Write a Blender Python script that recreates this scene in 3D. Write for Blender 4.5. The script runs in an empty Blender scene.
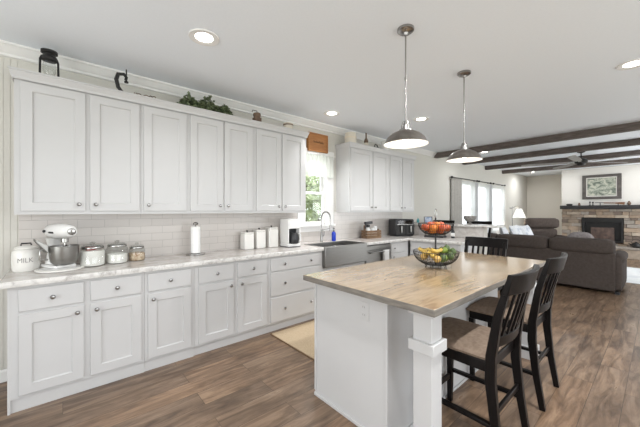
import bpy, bmesh, math, random
from mathutils import Vector, Matrix
random.seed(7)
PI = math.pi
scn = bpy.context.scene
COL = scn.collection

# ------------------------------------------------------------------ camera
H = 1.42
cam_d = bpy.data.cameras.new('camera')
cam = bpy.data.objects.new('camera', cam_d); COL.objects.link(cam)
cam_d.sensor_width = 36.0
cam_d.lens = 296.0 / 640.0 * 36.0
cam_d.shift_y = -3.0 / 640.0
cam_d.clip_start = 0.05
cam.location = (0, 0, H)
cam.rotation_euler = (PI / 2, 0, -math.atan2(0.656, 0.755))
scn.camera = cam

# ------------------------------------------------------------------ world, light, exposure
scn.view_settings.view_transform = 'Standard'
scn.view_settings.look = 'None'
scn.view_settings.exposure = 0.22
scn.view_settings.gamma = 1.0
scn.view_settings.use_curve_mapping = False
w = bpy.data.worlds.new('sky'); scn.world = w; w.use_nodes = True
bg = w.node_tree.nodes['Background']
bg.inputs[0].default_value = (0.90, 0.95, 1.0, 1)
bg.inputs[1].default_value = 2.8
scn.cycles.use_denoising = True
scn.cycles.max_bounces = 8
scn.cycles.diffuse_bounces = 5
scn.cycles.sample_clamp_indirect = 6.0

def area(name, loc, rot, sx, sy, power, color=(1, 1, 1), parent=None, shape='RECTANGLE'):
    l = bpy.data.lights.new(name, 'AREA'); l.shape = shape; l.size = sx; l.size_y = sy
    l.energy = power; l.color = color
    o = bpy.data.objects.new(name, l); COL.objects.link(o)
    o.location = loc; o.rotation_euler = rot; o.parent = parent
    return o
# fill lamps added at the unseen openings, tilted up to brighten the ceiling
area('fill_back', (-2.9, 0.2, 1.3), (0, -PI / 2 - 0.95, 0), 2.0, 4.0, 86, (0.97, 0.985, 1.0))
area('fill_side', (2.5, -2.7, 1.3), (PI / 2 + 0.95, 0, 0), 6.5, 2.0, 46, (0.97, 0.985, 1.0))
area('fill_living', (10.5, -2.7, 1.3), (PI / 2 + 1.05, 0, 0), 4.0, 2.0, 175, (0.95, 0.975, 1.0))

# ------------------------------------------------------------------ materials
def mat(name, col=(0.8, 0.8, 0.8), rough=0.5, metal=0.0, spec=0.5, **kw):
    m = bpy.data.materials.new(name); m.use_nodes = True
    b = m.node_tree.nodes['Principled BSDF']
    b.inputs['Base Color'].default_value = (*col, 1)
    b.inputs['Roughness'].default_value = rough
    b.inputs['Metallic'].default_value = metal
    b.inputs['Specular IOR Level'].default_value = spec
    for k, v in kw.items():
        b.inputs[k.replace('_', ' ')].default_value = v
    return m
def nodes(m): return m.node_tree.nodes, m.node_tree.links, m.node_tree.nodes['Principled BSDF']
def coords(N, L, scale=(1, 1, 1), rot=(0, 0, 0), kind='Object'):
    tc = N.new('ShaderNodeTexCoord'); mp = N.new('ShaderNodeMapping')
    mp.inputs['Scale'].default_value = scale; mp.inputs['Rotation'].default_value = rot
    L.new(tc.outputs[kind], mp.inputs[0]); return mp.outputs[0]
def noise(N, L, vec, scale, detail=4, rough=0.5, dist=0.0):
    n = N.new('ShaderNodeTexNoise'); n.inputs['Scale'].default_value = scale
    n.inputs['Detail'].default_value = detail; n.inputs['Roughness'].default_value = rough
    n.inputs['Distortion'].default_value = dist
    L.new(vec, n.inputs['Vector']); return n.outputs['Fac']
def ramp(N, L, fac, stops):
    r = N.new('ShaderNodeValToRGB'); e = r.color_ramp.elements
    e[0].position, e[0].color = stops[0][0], (*stops[0][1], 1)
    e[1].position, e[1].color = stops[-1][0], (*stops[-1][1], 1)
    for p, c in stops[1:-1]:
        k = e.new(p); k.color = (*c, 1)
    L.new(fac, r.inputs[0]); return r.outputs[0]
def mixc(N, L, fac, a, b, mode='MIX'):
    x = N.new('ShaderNodeMix'); x.data_type = 'RGBA'; x.blend_type = mode
    for s, v in ((0, fac), (6, a), (7, b)):
        if isinstance(v, (int, float)): x.inputs[s].default_value = v
        elif isinstance(v, tuple): x.inputs[s].default_value = (*v, 1)
        else: L.new(v, x.inputs[s])
    return x.outputs[2]
def bump(N, L, b, h, strength=0.2, dist=0.01):
    n = N.new('ShaderNodeBump'); n.inputs['Strength'].default_value = strength
    n.inputs['Distance'].default_value = dist
    L.new(h, n.inputs['Height']); L.new(n.outputs[0], b.inputs['Normal'])
def noisy(name, c1, c2, scale=8, rough=0.5, stretch=(1, 1, 1), bmp=0.0, metal=0.0, detail=4, lo=0.3, hi=0.7, **kw):
    m = mat(name, c1, rough, metal, **kw); N, L, b = nodes(m)
    f = noise(N, L, coords(N, L, stretch), scale, detail)
    L.new(ramp(N, L, f, [(lo, c1), (hi, c2)]), b.inputs['Base Color'])
    if bmp: bump(N, L, b, f, bmp, 0.004)
    return m

M = {}
M['cabinet'] = noisy('cabinet_white', (0.535, 0.528, 0.522), (0.555, 0.548, 0.542), 3, 0.38)
M['trim'] = mat('trim_white', (0.80, 0.79, 0.77), 0.45)
M['ceiling'] = noisy('ceiling_paint', (0.84, 0.88, 0.93), (0.86, 0.90, 0.95), 60, 0.9, bmp=0.05)
M['wall'] = noisy('wall_paint', (0.60, 0.58, 0.53), (0.62, 0.60, 0.55), 40, 0.85, bmp=0.05)
M['wallbeige'] = noisy('wall_paint_beige', (0.70, 0.66, 0.59), (0.72, 0.68, 0.61), 40, 0.85)
M['wallwhite'] = noisy('wall_paint_white', (0.72, 0.69, 0.645), (0.74, 0.71, 0.665), 40, 0.85)
M['nickel'] = mat('brushed_nickel', (0.34, 0.33, 0.32), 0.26, 1.0)
M['chrome'] = mat('chrome', (0.42, 0.41, 0.395), 0.2, 1.0)
M['pewter'] = noisy('pewter', (0.20, 0.18, 0.165), (0.30, 0.28, 0.26), 20, 0.3, metal=1.0)
M['steel'] = noisy('stainless', (0.27, 0.265, 0.255), (0.33, 0.32, 0.305), 5, 0.33, (1, 40, 40), metal=1.0)
M['black'] = mat('black_plastic', (0.018, 0.018, 0.02), 0.35)
M['blackmetal'] = mat('black_metal', (0.02, 0.019, 0.018), 0.45, 0.3)
M['white'] = mat('white_plastic', (0.78, 0.77, 0.75), 0.35)
M['ceramic'] = mat('white_ceramic', (0.76, 0.74, 0.70), 0.2)
M['cream'] = mat('cream_ceramic', (0.66, 0.60, 0.50), 0.3)
M['shadewhite'] = mat('enamel_white', (0.85, 0.84, 0.82), 0.4)
M['paper'] = noisy('paper', (0.82, 0.81, 0.79), (0.86, 0.85, 0.83), 40, 0.9, bmp=0.3)
M['flour'] = noisy('flour', (0.84, 0.82, 0.78), (0.88, 0.86, 0.82), 30, 0.95)
M['oats'] = noisy('oats', (0.36, 0.20, 0.11), (0.78, 0.66, 0.50), 38, 0.9)
M['red'] = mat('red_scoop', (0.55, 0.04, 0.03), 0.4)
M['blue'] = mat('blue_soap', (0.01, 0.04, 0.42), 0.25)
M['teal'] = mat('teal_glass', (0.10, 0.34, 0.36), 0.2)
M['darkfabric'] = noisy('sofa_fabric', (0.068, 0.055, 0.048), (0.084, 0.068, 0.060), 30, 0.95, bmp=0.25, spec=0.1)
M['brownfabric'] = noisy('recliner_fabric', (0.085, 0.066, 0.057), (0.115, 0.092, 0.081), 30, 0.95, bmp=0.25, spec=0.1)
M['greyfabric'] = noisy('grey_blanket', (0.14, 0.12, 0.115), (0.22, 0.195, 0.19), 25, 0.95, bmp=0.3)
M['seatfabric'] = noisy('seat_fabric', (0.165, 0.12, 0.088), (0.235, 0.175, 0.132), 45, 0.9, bmp=0.3, spec=0.15)
M['pillow'] = noisy('pillow_blue_white', (0.50, 0.54, 0.61), (0.78, 0.79, 0.81), 9, 0.9, lo=0.36, hi=0.5)
M['throw'] = noisy('throw_white', (0.62, 0.62, 0.63), (0.75, 0.74, 0.74), 12, 0.95, bmp=0.4)
M['towel'] = noisy('towel', (0.70, 0.70, 0.69), (0.80, 0.80, 0.79), 80, 0.95, bmp=0.4)
M['greycurtain'] = noisy('curtain_grey', (0.40, 0.38, 0.35), (0.47, 0.45, 0.42), 30, 0.9)
M['palecurtain'] = noisy('curtain_pale', (0.50, 0.50, 0.50), (0.56, 0.56, 0.56), 30, 0.9)
M['mat'] = noisy('woven_mat', (0.44, 0.33, 0.21), (0.56, 0.44, 0.30), 60, 0.95, (1, 3, 1), bmp=0.5)
M['rug'] = noisy('rug', (0.70, 0.71, 0.72), (0.82, 0.82, 0.81), 3, 0.98, bmp=0.4, lo=0.4, hi=0.6)
M['darkwood'] = noisy('chair_wood', (0.004, 0.0032, 0.003), (0.009, 0.007, 0.0065), 10, 0.3, (6, 6, 1), spec=0.16)
M['beam'] = noisy('beam_wood', (0.08, 0.062, 0.054), (0.15, 0.122, 0.108), 6, 0.75, (6, 1, 6), bmp=0.4)
M['mantel'] = noisy('mantel_wood', (0.016, 0.015, 0.016), (0.035, 0.032, 0.032), 6, 0.6, (6, 1, 6), bmp=0.3)
M['signwood'] = noisy('sign_wood', (0.33, 0.13, 0.035), (0.43, 0.19, 0.06), 6, 0.4, (1, 6, 6))
M['crate'] = noisy('crate_wood', (0.13, 0.075, 0.04), (0.24, 0.15, 0.085), 12, 0.8, (1, 6, 6))
M['gunwood'] = mat('stock_wood', (0.20, 0.09, 0.04), 0.4)
M['rust'] = noisy('old_brown', (0.10, 0.06, 0.04), (0.20, 0.13, 0.085), 20, 0.7, bmp=0.3)
M['frame'] = noisy('frame_wood', (0.065, 0.057, 0.052), (0.12, 0.105, 0.095), 10, 0.5)
M['blade'] = noisy('weathered_blade', (0.26, 0.25, 0.235), (0.38, 0.37, 0.35), 10, 0.6)
M['bark'] = noisy('bark', (0.10, 0.07, 0.05), (0.2, 0.15, 0.1), 20, 0.9)
M['ground'] = noisy('lawn_and_patio', (0.42, 0.44, 0.34), (0.5, 0.5, 0.42), 3, 0.95)
M['brown_reflection'] = noisy('screen_brown_reflection', (0.06, 0.04, 0.034), (0.15, 0.10, 0.08), 9, 0.3)  # brown reflection in the fire glass, put into the colour
M['marks'] = mat('grey_marks', (0.27, 0.25, 0.24), 0.6)
M['tan'] = mat('tan_marks', (0.72, 0.60, 0.42), 0.5)
M['toe'] = M['cabinet']

def leafmat(name, a, b, scale=14):
    m = noisy(name, a, b, scale, 0.5)
    return m
M['leaf'] = leafmat('leaf_dark', (0.035, 0.055, 0.022), (0.22, 0.26, 0.14), 30)
M['leafout'] = leafmat('leaf_garden', (0.24, 0.32, 0.13), (0.72, 0.76, 0.52), 2.5)

def glassy(name, tint=(1, 1, 1), opacity=0.08, rough=0.02):
    m = bpy.data.materials.new(name); m.use_nodes = True; N, L = m.node_tree.nodes, m.node_tree.links
    N.clear(); out = N.new('ShaderNodeOutputMaterial'); mx = N.new('ShaderNodeMixShader')
    t = N.new('ShaderNodeBsdfTransparent'); g = N.new('ShaderNodeBsdfGlossy'); fr = N.new('ShaderNodeLayerWeight'); pw = N.new('ShaderNodeMath'); pw.operation = 'POWER'; pw.inputs[1].default_value = 4.0
    t.inputs[0].default_value = (*tint, 1); g.inputs['Roughness'].default_value = rough
    ad = N.new('ShaderNodeMath'); ad.operation = 'ADD'; ad.inputs[1].default_value = opacity
    fr.inputs[0].default_value = 0.5; L.new(fr.outputs['Facing'], pw.inputs[0])
    sc_ = N.new('ShaderNodeMath'); sc_.operation = 'MULTIPLY'; sc_.inputs[1].default_value = 0.6; L.new(pw.outputs[0], sc_.inputs[0])
    L.new(sc_.outputs[0], ad.inputs[0]); L.new(ad.outputs[0], mx.inputs[0]); L.new(t.outputs[0], mx.inputs[1])
    L.new(g.outputs[0], mx.inputs[2]); L.new(mx.outputs[0], out.inputs[0]); return m
M['glass'] = glassy('window_glass', (0.97, 0.98, 0.98), 0.03)
M['jar'] = glassy('jar_glass', (0.90, 0.91, 0.90), 0.06)
M['smoke'] = glassy('smoked_glass', (0.5, 0.45, 0.42), 0.06)

def sheer(name, col, tr):
    m = bpy.data.materials.new(name); m.use_nodes = True; N, L = m.node_tree.nodes, m.node_tree.links
    N.clear(); out = N.new('ShaderNodeOutputMaterial')
    d = N.new('ShaderNodeBsdfDiffuse'); tl = N.new('ShaderNodeBsdfTranslucent'); t = N.new('ShaderNodeBsdfTransparent')
    d.inputs[0].default_value = (*col, 1); tl.inputs[0].default_value = (*col, 1)
    a = N.new('ShaderNodeMixShader'); a.inputs[0].default_value = 0.55
    b = N.new('ShaderNodeMixShader'); b.inputs[0].default_value = tr
    L.new(d.outputs[0], a.inputs[1]); L.new(tl.outputs[0], a.inputs[2])
    L.new(a.outputs[0], b.inputs[1]); L.new(t.outputs[0], b.inputs[2]); L.new(b.outputs[0], out.inputs[0]); return m
M['sheer'] = sheer('sheer_curtain', (0.90, 0.91, 0.92), 0.5)
M['valance'] = sheer('valance_voile', (0.86, 0.88, 0.84), 0.25)

def emit(name, col, s):
    m = mat(name, (0.8, 0.8, 0.8), 0.5); b = m.node_tree.nodes['Principled BSDF']
    b.inputs['Emission Color'].default_value = (*col, 1); b.inputs['Emission Strength'].default_value = s
    return m
M['lamp'] = emit('lamp_diffuser', (1, 0.95, 0.88), 9)
M['bulb'] = emit('bulb', (1, 0.93, 0.82), 3)
M['lampshade'] = emit('lamp_shade_lit', (1, 0.93, 0.82), 0.4)

# countertop: pale marbled laminate
m = M['counter'] = mat('marbled_counter', (0.6, 0.6, 0.6), 0.22); N, L, b = nodes(m)
v = coords(N, L)
n1 = noise(N, L, v, 3.2, 8, 0.62, 1.3); n2 = noise(N, L, v, 16, 6, 0.6, 0.6)
c1 = ramp(N, L, n1, [(0.34, (0.45, 0.41, 0.375)), (0.46, (0.54, 0.505, 0.475)), (0.55, (0.61, 0.58, 0.55)), (0.68, (0.55, 0.515, 0.485))])
c2 = ramp(N, L, n2, [(0.35, (0.86, 0.84, 0.82)), (0.55, (1, 1, 1))])
L.new(mixc(N, L, 0.8, c1, c2, 'MULTIPLY'), b.inputs['Base Color'])
m = M['counteredge'] = mat('chipped_counter_edge', (0.5, 0.5, 0.5), 0.3); N, L, b = nodes(m)
v = coords(N, L)
n1 = noise(N, L, v, 14, 6, 0.7, 0.8)
L.new(ramp(N, L, n1, [(0.34, (0.36, 0.33, 0.31)), (0.44, (0.56, 0.54, 0.515)), (0.56, (0.68, 0.66, 0.63))]), b.inputs['Base Color'])
bump(N, L, b, n1, 0.5, 0.006)

# subway tile (wall plane: x across, z up)
def tile(name, axis):
    m = mat(name, (0.7, 0.7, 0.7), 0.22); N, L, b = nodes(m)
    tc = N.new('ShaderNodeTexCoord'); sp = N.new('ShaderNodeSeparateXYZ'); cb = N.new('ShaderNodeCombineXYZ')
    L.new(tc.outputs['Object'], sp.inputs[0]); L.new(sp.outputs[axis], cb.inputs[0]); L.new(sp.outputs[2], cb.inputs[1])
    br = N.new('ShaderNodeTexBrick'); L.new(cb.outputs[0], br.inputs[0])
    br.inputs['Scale'].default_value = 1.0; br.inputs['Brick Width'].default_value = 0.205
    br.inputs['Row Height'].default_value = 0.0785; br.inputs['Mortar Size'].default_value = 0.0022
    br.inputs['Mortar Smooth'].default_value = 0.2
    br.inputs['Color1'].default_value = (0.58, 0.54, 0.505, 1); br.inputs['Color2'].default_value = (0.58, 0.54, 0.505, 1)
    br.inputs['Mortar'].default_value = (0.45, 0.42, 0.395, 1)
    L.new(br.outputs['Color'], b.inputs['Base Color'])
    inv = N.new('ShaderNodeMath'); inv.operation = 'SUBTRACT'; inv.inputs[0].default_value = 1
    L.new(br.outputs['Fac'], inv.inputs[1]); bump(N, L, b, inv.outputs[0], 0.5, 0.002)
    return m
M['tile'] = tile('subway_tile', 0)

# plank floor along X
m = M['floor'] = mat('plank_floor', (0.2, 0.13, 0.08), 0.33); N, L, b = nodes(m)
v = coords(N, L)
br = N.new('ShaderNodeTexBrick'); L.new(v, br.inputs[0])
br.inputs['Scale'].default_value = 1.0; br.inputs['Brick Width'].default_value = 1.25
br.inputs['Row Height'].default_value = 0.182; br.inputs['Mortar Size'].default_value = 0.0016
br.offset = 0.37
br.inputs['Color1'].default_value = (0, 0, 0, 1); br.inputs['Color2'].default_value = (1, 1, 1, 1)
br.inputs['Mortar'].default_value = (0.5, 0.5, 0.5, 1)
sp = N.new('ShaderNodeSeparateColor'); L.new(br.outputs['Color'], sp.inputs[0])
# shift the grain per plank
cb = N.new('ShaderNodeCombineXYZ'); mu = N.new('ShaderNodeMath'); mu.operation = 'MULTIPLY'; mu.inputs[1].default_value = 17.0
L.new(sp.outputs[0], mu.inputs[0]); L.new(mu.outputs[0], cb.inputs[2])
add = N.new('ShaderNodeVectorMath'); add.operation = 'ADD'; L.new(v, add.inputs[0]); L.new(cb.outputs[0], add.inputs[1])
mp = N.new('ShaderNodeMapping'); mp.inputs['Scale'].default_value = (1.0, 6.5, 1); L.new(add.outputs[0], mp.inputs[0])
g1 = noise(N, L, mp.outputs[0], 2.2, 9, 0.66, 0.9)
mp2 = N.new('ShaderNodeMapping'); mp2.inputs['Scale'].default_value = (1.0, 2.2, 1); L.new(add.outputs[0], mp2.inputs[0])
g2 = noise(N, L, mp2.outputs[0], 1.9, 4, 0.6, 0.4)
gc = ramp(N, L, g1, [(0.30, (0.085, 0.053, 0.036)), (0.45, (0.178, 0.118, 0.077)), (0.56, (0.258, 0.176, 0.118)), (0.72, (0.35, 0.255, 0.178))])
gd = ramp(N, L, g2, [(0.32, (0.66, 0.64, 0.63)), (0.62, (1.08, 1.06, 1.03))])
c = mixc(N, L, 1.0, gc, gd, 'MULTIPLY')
pl = ramp(N, L, sp.outputs[0], [(0.0, (0.80, 0.81, 0.84)), (0.5, (1.0, 0.99, 0.98)), (1.0, (1.12, 1.06, 1.0))])
c = mixc(N, L, 1.0, c, pl, 'MULTIPLY')
c = mixc(N, L, br.outputs['Fac'], c, (0.055, 0.038, 0.026))
L.new(c, b.inputs['Base Color'])
rr = ramp(N, L, g1, [(0.3, (0.36, 0.36, 0.36)), (0.7, (0.27, 0.27, 0.27))]); L.new(rr, b.inputs['Roughness'])
bump(N, L, b, g1, 0.12, 0.003)

# island top, light wood grain along X
m = M['butcher'] = mat('light_wood_top', (0.5, 0.35, 0.2), 0.24, Coat_Weight=0.65, Coat_Roughness=0.12, Coat_IOR=1.55); N, L, b = nodes(m)
v = coords(N, L, (1.0, 7.0, 7.0))
g1 = noise(N, L, v, 2.4, 9, 0.62, 1.2)
v2 = coords(N, L, (1.0, 2.2, 1)); g2 = noise(N, L, v2, 2.0, 4, 0.55, 0.8)
gc = ramp(N, L, g1, [(0.32, (0.26, 0.175, 0.10)), (0.47, (0.385, 0.27, 0.157)), (0.62, (0.475, 0.345, 0.21)), (0.75, (0.40, 0.285, 0.168))])
gd = ramp(N, L, g2, [(0.34, (0.82, 0.80, 0.78)), (0.6, (1, 1, 1))])
c = mixc(N, L, 1.0, gc, gd, 'MULTIPLY')
br = N.new('ShaderNodeTexBrick'); L.new(coords(N, L), br.inputs[0])
br.inputs['Scale'].default_value = 1.0; br.inputs['Brick Width'].default_value = 0.9; br.inputs['Row Height'].default_value = 0.12
br.inputs['Mortar Size'].default_value = 0.0008
br.inputs['Color1'].default_value = (0.93, 0.93, 0.93, 1); br.inputs['Color2'].default_value = (1, 1, 1, 1); br.inputs['Mortar'].default_value = (0.72, 0.7, 0.66, 1)
c = mixc(N, L, 1.0, c, br.outputs['Color'], 'MULTIPLY')
L.new(c, b.inputs['Base Color'])
M['butcheredge'] = noisy('grey_wood_edge', (0.13, 0.115, 0.10), (0.23, 0.205, 0.175), 8, 0.5, (1, 1, 8))

# painting
m = M['painting'] = mat('painting', (0.4, 0.4, 0.4), 0.35); N, L, b = nodes(m)
n1 = noise(N, L, coords(N, L, (1, 1, 1.6)), 6, 6, 0.7, 1.0)
L.new(ramp(N, L, n1, [(0.3, (0.05, 0.06, 0.05)), (0.42, (0.16, 0.19, 0.15)), (0.52, (0.38, 0.40, 0.33)), (0.62, (0.60, 0.58, 0.47)), (0.75, (0.30, 0.34, 0.34))]), b.inputs['Base Color'])
STONES = [noisy('stone_%d' % i, tuple(x * 1.05 for x in cc), tuple(x * 1.4 for x in cc), 14, 0.85, bmp=0.6) for i, cc in enumerate(
    [(0.33, 0.25, 0.185), (0.25, 0.20, 0.155), (0.40, 0.33, 0.26), (0.17, 0.13, 0.105), (0.29, 0.255, 0.22)])]
FRUITM = {}
def fruitmat(name, a, b_, s=6): FRUITM[name] = noisy(name, a, b_, s * 4, 0.4)
fruitmat('peach', (0.36, 0.035, 0.012), (0.58, 0.13, 0.03)); fruitmat('orange', (0.62, 0.15, 0.02), (0.66, 0.23, 0.04))
fruitmat('banana', (0.52, 0.33, 0.06), (0.62, 0.44, 0.11)); fruitmat('avocado', (0.03, 0.055, 0.015), (0.09, 0.14, 0.03))
fruitmat('lime', (0.12, 0.19, 0.025), (0.22, 0.28, 0.05)); fruitmat('squash', (0.50, 0.29, 0.07), (0.60, 0.40, 0.13))

# ------------------------------------------------------------------ mesh helpers
class MB:
    def __init__(s): s.bm = bmesh.new(); s.T = Matrix.Identity(4)
    def v(s, p): return s.bm.verts.new(s.T @ Vector(p))
    def f(s, vs, mi=0):
        try:
            fc = s.bm.faces.new(vs); fc.material_index = mi; return fc
        except ValueError: return None
    def box(s, x0, x1, y0, y1, z0, z1, mi=0):
        a = [s.v((x, y, z)) for z in (z0, z1) for y in (y0, y1) for x in (x0, x1)]
        for q in ((0, 2, 3, 1), (4, 5, 7, 6), (0, 1, 5, 4), (2, 6, 7, 3), (0, 4, 6, 2), (1, 3, 7, 5)):
            s.f([a[i] for i in q], mi)
        return s
    def ring(s, c, r, n, ax, ay, sq=1.0):
        return [s.v(c + ax * (r * math.cos(2 * PI * i / n)) + ay * (r * sq * math.sin(2 * PI * i / n))) for i in range(n)]
    def bridge(s, a, b, mi=0):
        n = len(a)
        for i in range(n): s.f([a[i], a[(i + 1) % n], b[(i + 1) % n], b[i]], mi)
    def lathe(s, prof, c=(0, 0, 0), n=28, mi=0, cap=True, sx=1.0, sy=1.0):
        rs = []
        for r, z in prof:
            rs.append([s.v((c[0] + sx * r * math.cos(2 * PI * i / n), c[1] + sy * r * math.sin(2 * PI * i / n), c[2] + z)) for i in range(n)])
        for a, b in zip(rs, rs[1:]): s.bridge(a, b, mi)
        if cap:
            s.f(list(reversed(rs[0])), mi); s.f(rs[-1], mi)
        return s
    def tube(s, pts, r, n=8, mi=0, closed=False):
        pts = [Vector(p) for p in pts]; rs = []; N_ = len(pts); up = Vector((0, 0, 1))
        prev = None
        for i, p in enumerate(pts):
            if closed: t = pts[(i + 1) % N_] - pts[i - 1]
            else: t = pts[min(i + 1, N_ - 1)] - pts[max(i - 1, 0)]
            t.normalize()
            if prev is None:
                ax = t.cross(up)
                if ax.length < 1e-3: ax = t.cross(Vector((1, 0, 0)))
            else:
                ax = prev - t * prev.dot(t)
            ax.normalize(); prev = ax; ay = t.cross(ax)
            rr = r[i] if isinstance(r, (list, tuple)) else r
            rs.append(s.ring(p, rr, n, ax, ay))
        for a, b in zip(rs, rs[1:]): s.bridge(a, b, mi)
        if closed: s.bridge(rs[-1], rs[0], mi)
        else:
            s.f(list(reversed(rs[0])), mi); s.f(rs[-1], mi)
        return s
    def bar(s, p0, p1, w0, d0, w1=None, d1=None, mi=0, across=(1, 0, 0)):
        """tapered rectangular bar from p0 to p1"""
        p0, p1 = Vector(p0), Vector(p1); w1 = w1 or w0; d1 = d1 or d0
        ax = Vector(across); t = (p1 - p0).normalized(); ay = t.cross(ax).normalized(); ax = ay.cross(t).normalized()
        q = []
        for p, w_, d_ in ((p0, w0, d0), (p1, w1, d1)):
            q.append([s.v(p + ax * (a * w_ / 2) + ay * (b * d_ / 2)) for a, b in ((-1, -1), (1, -1), (1, 1), (-1, 1))])
        s.bridge(q[0], q[1], mi); s.f(list(reversed(q[0])), mi); s.f(q[1], mi); return s
    def chain(s, pts, w_, d_, mi=0):
        """rectangular bar in the YZ plane through a list of points, width along X"""
        pts = [Vector(p) for p in pts]; rs = []
        for i, p in enumerate(pts):
            t = (pts[min(i + 1, len(pts) - 1)] - pts[max(i - 1, 0)]).normalized(); ax = Vector((1, 0, 0)); ay = t.cross(ax).normalized()
            ww = w_[i] if isinstance(w_, (list, tuple)) else w_; dd = d_[i] if isinstance(d_, (list, tuple)) else d_
            rs.append([s.v(p + ax * (a * ww / 2) + ay * (b * dd / 2)) for a, b in ((-1, -1), (1, -1), (1, 1), (-1, 1))])
        for a, b in zip(rs, rs[1:]): s.bridge(a, b, mi)
        s.f(list(reversed(rs[0])), mi); s.f(rs[-1], mi); return s
    def sphere(s, c, r, n=14, m_=9, sx=1, sy=1, sz=1, mi=0):
        prof = [(max(1e-4, r * math.sin(PI * i / m_)), -r * sz * math.cos(PI * i / m_)) for i in range(m_ + 1)]
        prof[0] = (r * 0.02, -r * sz); prof[-1] = (r * 0.02, r * sz)
        return s.lathe(prof, c, n, mi, True, sx, sy)
    def sweep(s, path, prof, mi=0):
        """profile (outward offset, z) along a horizontal path; outward is to the right of travel"""
        P = [Vector((p[0], p[1])) for p in path]; rs = []
        for i, p in enumerate(P):
            ds = []
            if i > 0: ds.append((P[i] - P[i - 1]).normalized())
            if i < len(P) - 1: ds.append((P[i + 1] - P[i]).normalized())
            ns = [Vector((d.y, -d.x)) for d in ds]
            if len(ns) == 2:
                k = (ns[0] + ns[1]); k.normalize(); k = k / max(0.2, k.dot(ns[0]))
            else: k = ns[0]
            rs.append([s.v((p.x + k.x * o, p.y + k.y * o, z)) for o, z in prof])
        for a, b in zip(rs, rs[1:]): s.bridge(a, b, mi)
        s.f(rs[0], mi); s.f(list(reversed(rs[-1])), mi); return s
    def build(s, name, mats, parent=None, smooth=False, bevel=0.0, seg=2, subsurf=0, loc=None, rot=None):
        bmesh.ops.recalc_face_normals(s.bm, faces=s.bm.faces)
        me = bpy.data.meshes.new(name); s.bm.to_mesh(me); s.bm.free()
        if not isinstance(mats, (list, tuple)): mats = [mats]
        for x in mats: me.materials.append(x)
        o = bpy.data.objects.new(name, me); COL.objects.link(o)
        if parent is not None: o.parent = parent
        if loc is not None: o.location = loc
        if rot is not None: o.rotation_euler = rot
        if bevel:
            md = o.modifiers.new('bevel', 'BEVEL'); md.width = bevel; md.segments = seg; md.limit_method = 'ANGLE'; md.angle_limit = 0.6
        if subsurf:
            md = o.modifiers.new('sub', 'SUBSURF'); md.levels = subsurf; md.render_levels = subsurf
        if smooth or bevel:
            for p in me.polygons: p.use_smooth = True
            if not subsurf:
                try: me.set_sharp_from_angle(angle=math.radians(38))
                except Exception: pass
        return o

def tag(o, label, cat, group=None, kind=None):
    o['label'] = label
    if cat: o['category'] = cat
    if group: o['group'] = group
    if kind: o['kind'] = kind
    return o
def thing(name, label, cat, loc=(0, 0, 0), rz=0.0, group=None):
    o = bpy.data.objects.new(name, None); COL.objects.link(o); o.empty_display_size = 0.05
    o.location = loc; o.rotation_euler = (0, 0, rz)
    return tag(o, label, cat, group)
def struct(o, label=None):
    o['kind'] = 'structure'
    if label: o['label'] = label
    return o
KIDS = {}
def copy_tree(o, parent=None):
    c = o.copy(); COL.objects.link(c)
    if parent is not None: c.parent = parent
    for ch in list(o.children): copy_tree(ch, c)
    return c

# ------------------------------------------------------------------ the setting
CZ = 2.80; YW = 3.58
XB, YR = -3.2, -2.9      # back and right-hand ends of the room
m_ = MB(); m_.box(XB, 14.4, YR, YW + 0.1, -0.1, 0.0); struct(m_.build('floor', M['floor']), 'brown wood plank floor')
m_ = MB(); m_.box(XB, 14.4, YR, YW + 0.1, CZ, CZ + 0.1); struct(m_.build('ceiling', M['ceiling']), 'flat white ceiling')

def wall_y(name, x0, x1, y0, y1, holes, m):
    """wall in the XZ plane with rectangular holes (x0,x1,z0,z1), sorted by x"""
    k = MB(); x = x0
    for a, b_, c_, d_ in holes:
        k.box(x, a, y0, y1, 0, CZ); k.box(a, b_, y0, y1, 0, c_); k.box(a, b_, y0, y1, d_, CZ); x = b_
    k.box(x, x1, y0, y1, 0, CZ)
    return k.build(name, m)
KW = (2.79, 3.25, 1.20, 2.26)
LW = [(8.16, 9.16, 0.75, 2.19), (9.28, 10.28, 0.75, 2.19), (10.42, 11.66, 0.75, 2.19)]
struct(wall_y('wall_left', XB, 14.4, YW, YW + 0.12, [KW] + LW, M['wall']), 'greige wall behind the long cabinet run')
k = MB()
for a, b_ in ((YR, -1.9), (2.3, YW + 0.1)): k.box(XB - 0.12, XB, a, b_, 0, CZ)
k.box(XB - 0.12, XB, -1.9, 2.3, 2.55, CZ); k.box(XB - 0.12, XB, -1.9, 2.3, 0, 0.25)
struct(k.build('wall_back', M['wall']))
struct(wall_y('wall_right', XB, 14.4, YR - 0.12, YR, [(-0.8, 5.8, 0.2, 2.55), (8.4, 12.6, 0.2, 2.55)], M['wall']))
k = MB(); k.box(14.3, 14.42, 2.0, YW + 0.1, 0, CZ); k.box(13.0, 14.3, 2.23 - 0.12, 2.23, 0, CZ)
struct(k.build('wall_far', M['wallbeige']), 'beige wall of the recess beside the fireplace')
k = MB(); k.box(12.9, 13.12, YR, 2.23, 1.53, CZ); k.box(13.02, 13.12, YR, 2.23, 0, 1.53)
struct(k.build('wall_chimney', M['wallwhite'], bevel=0.02), 'warm white wall above the mantel')

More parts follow.
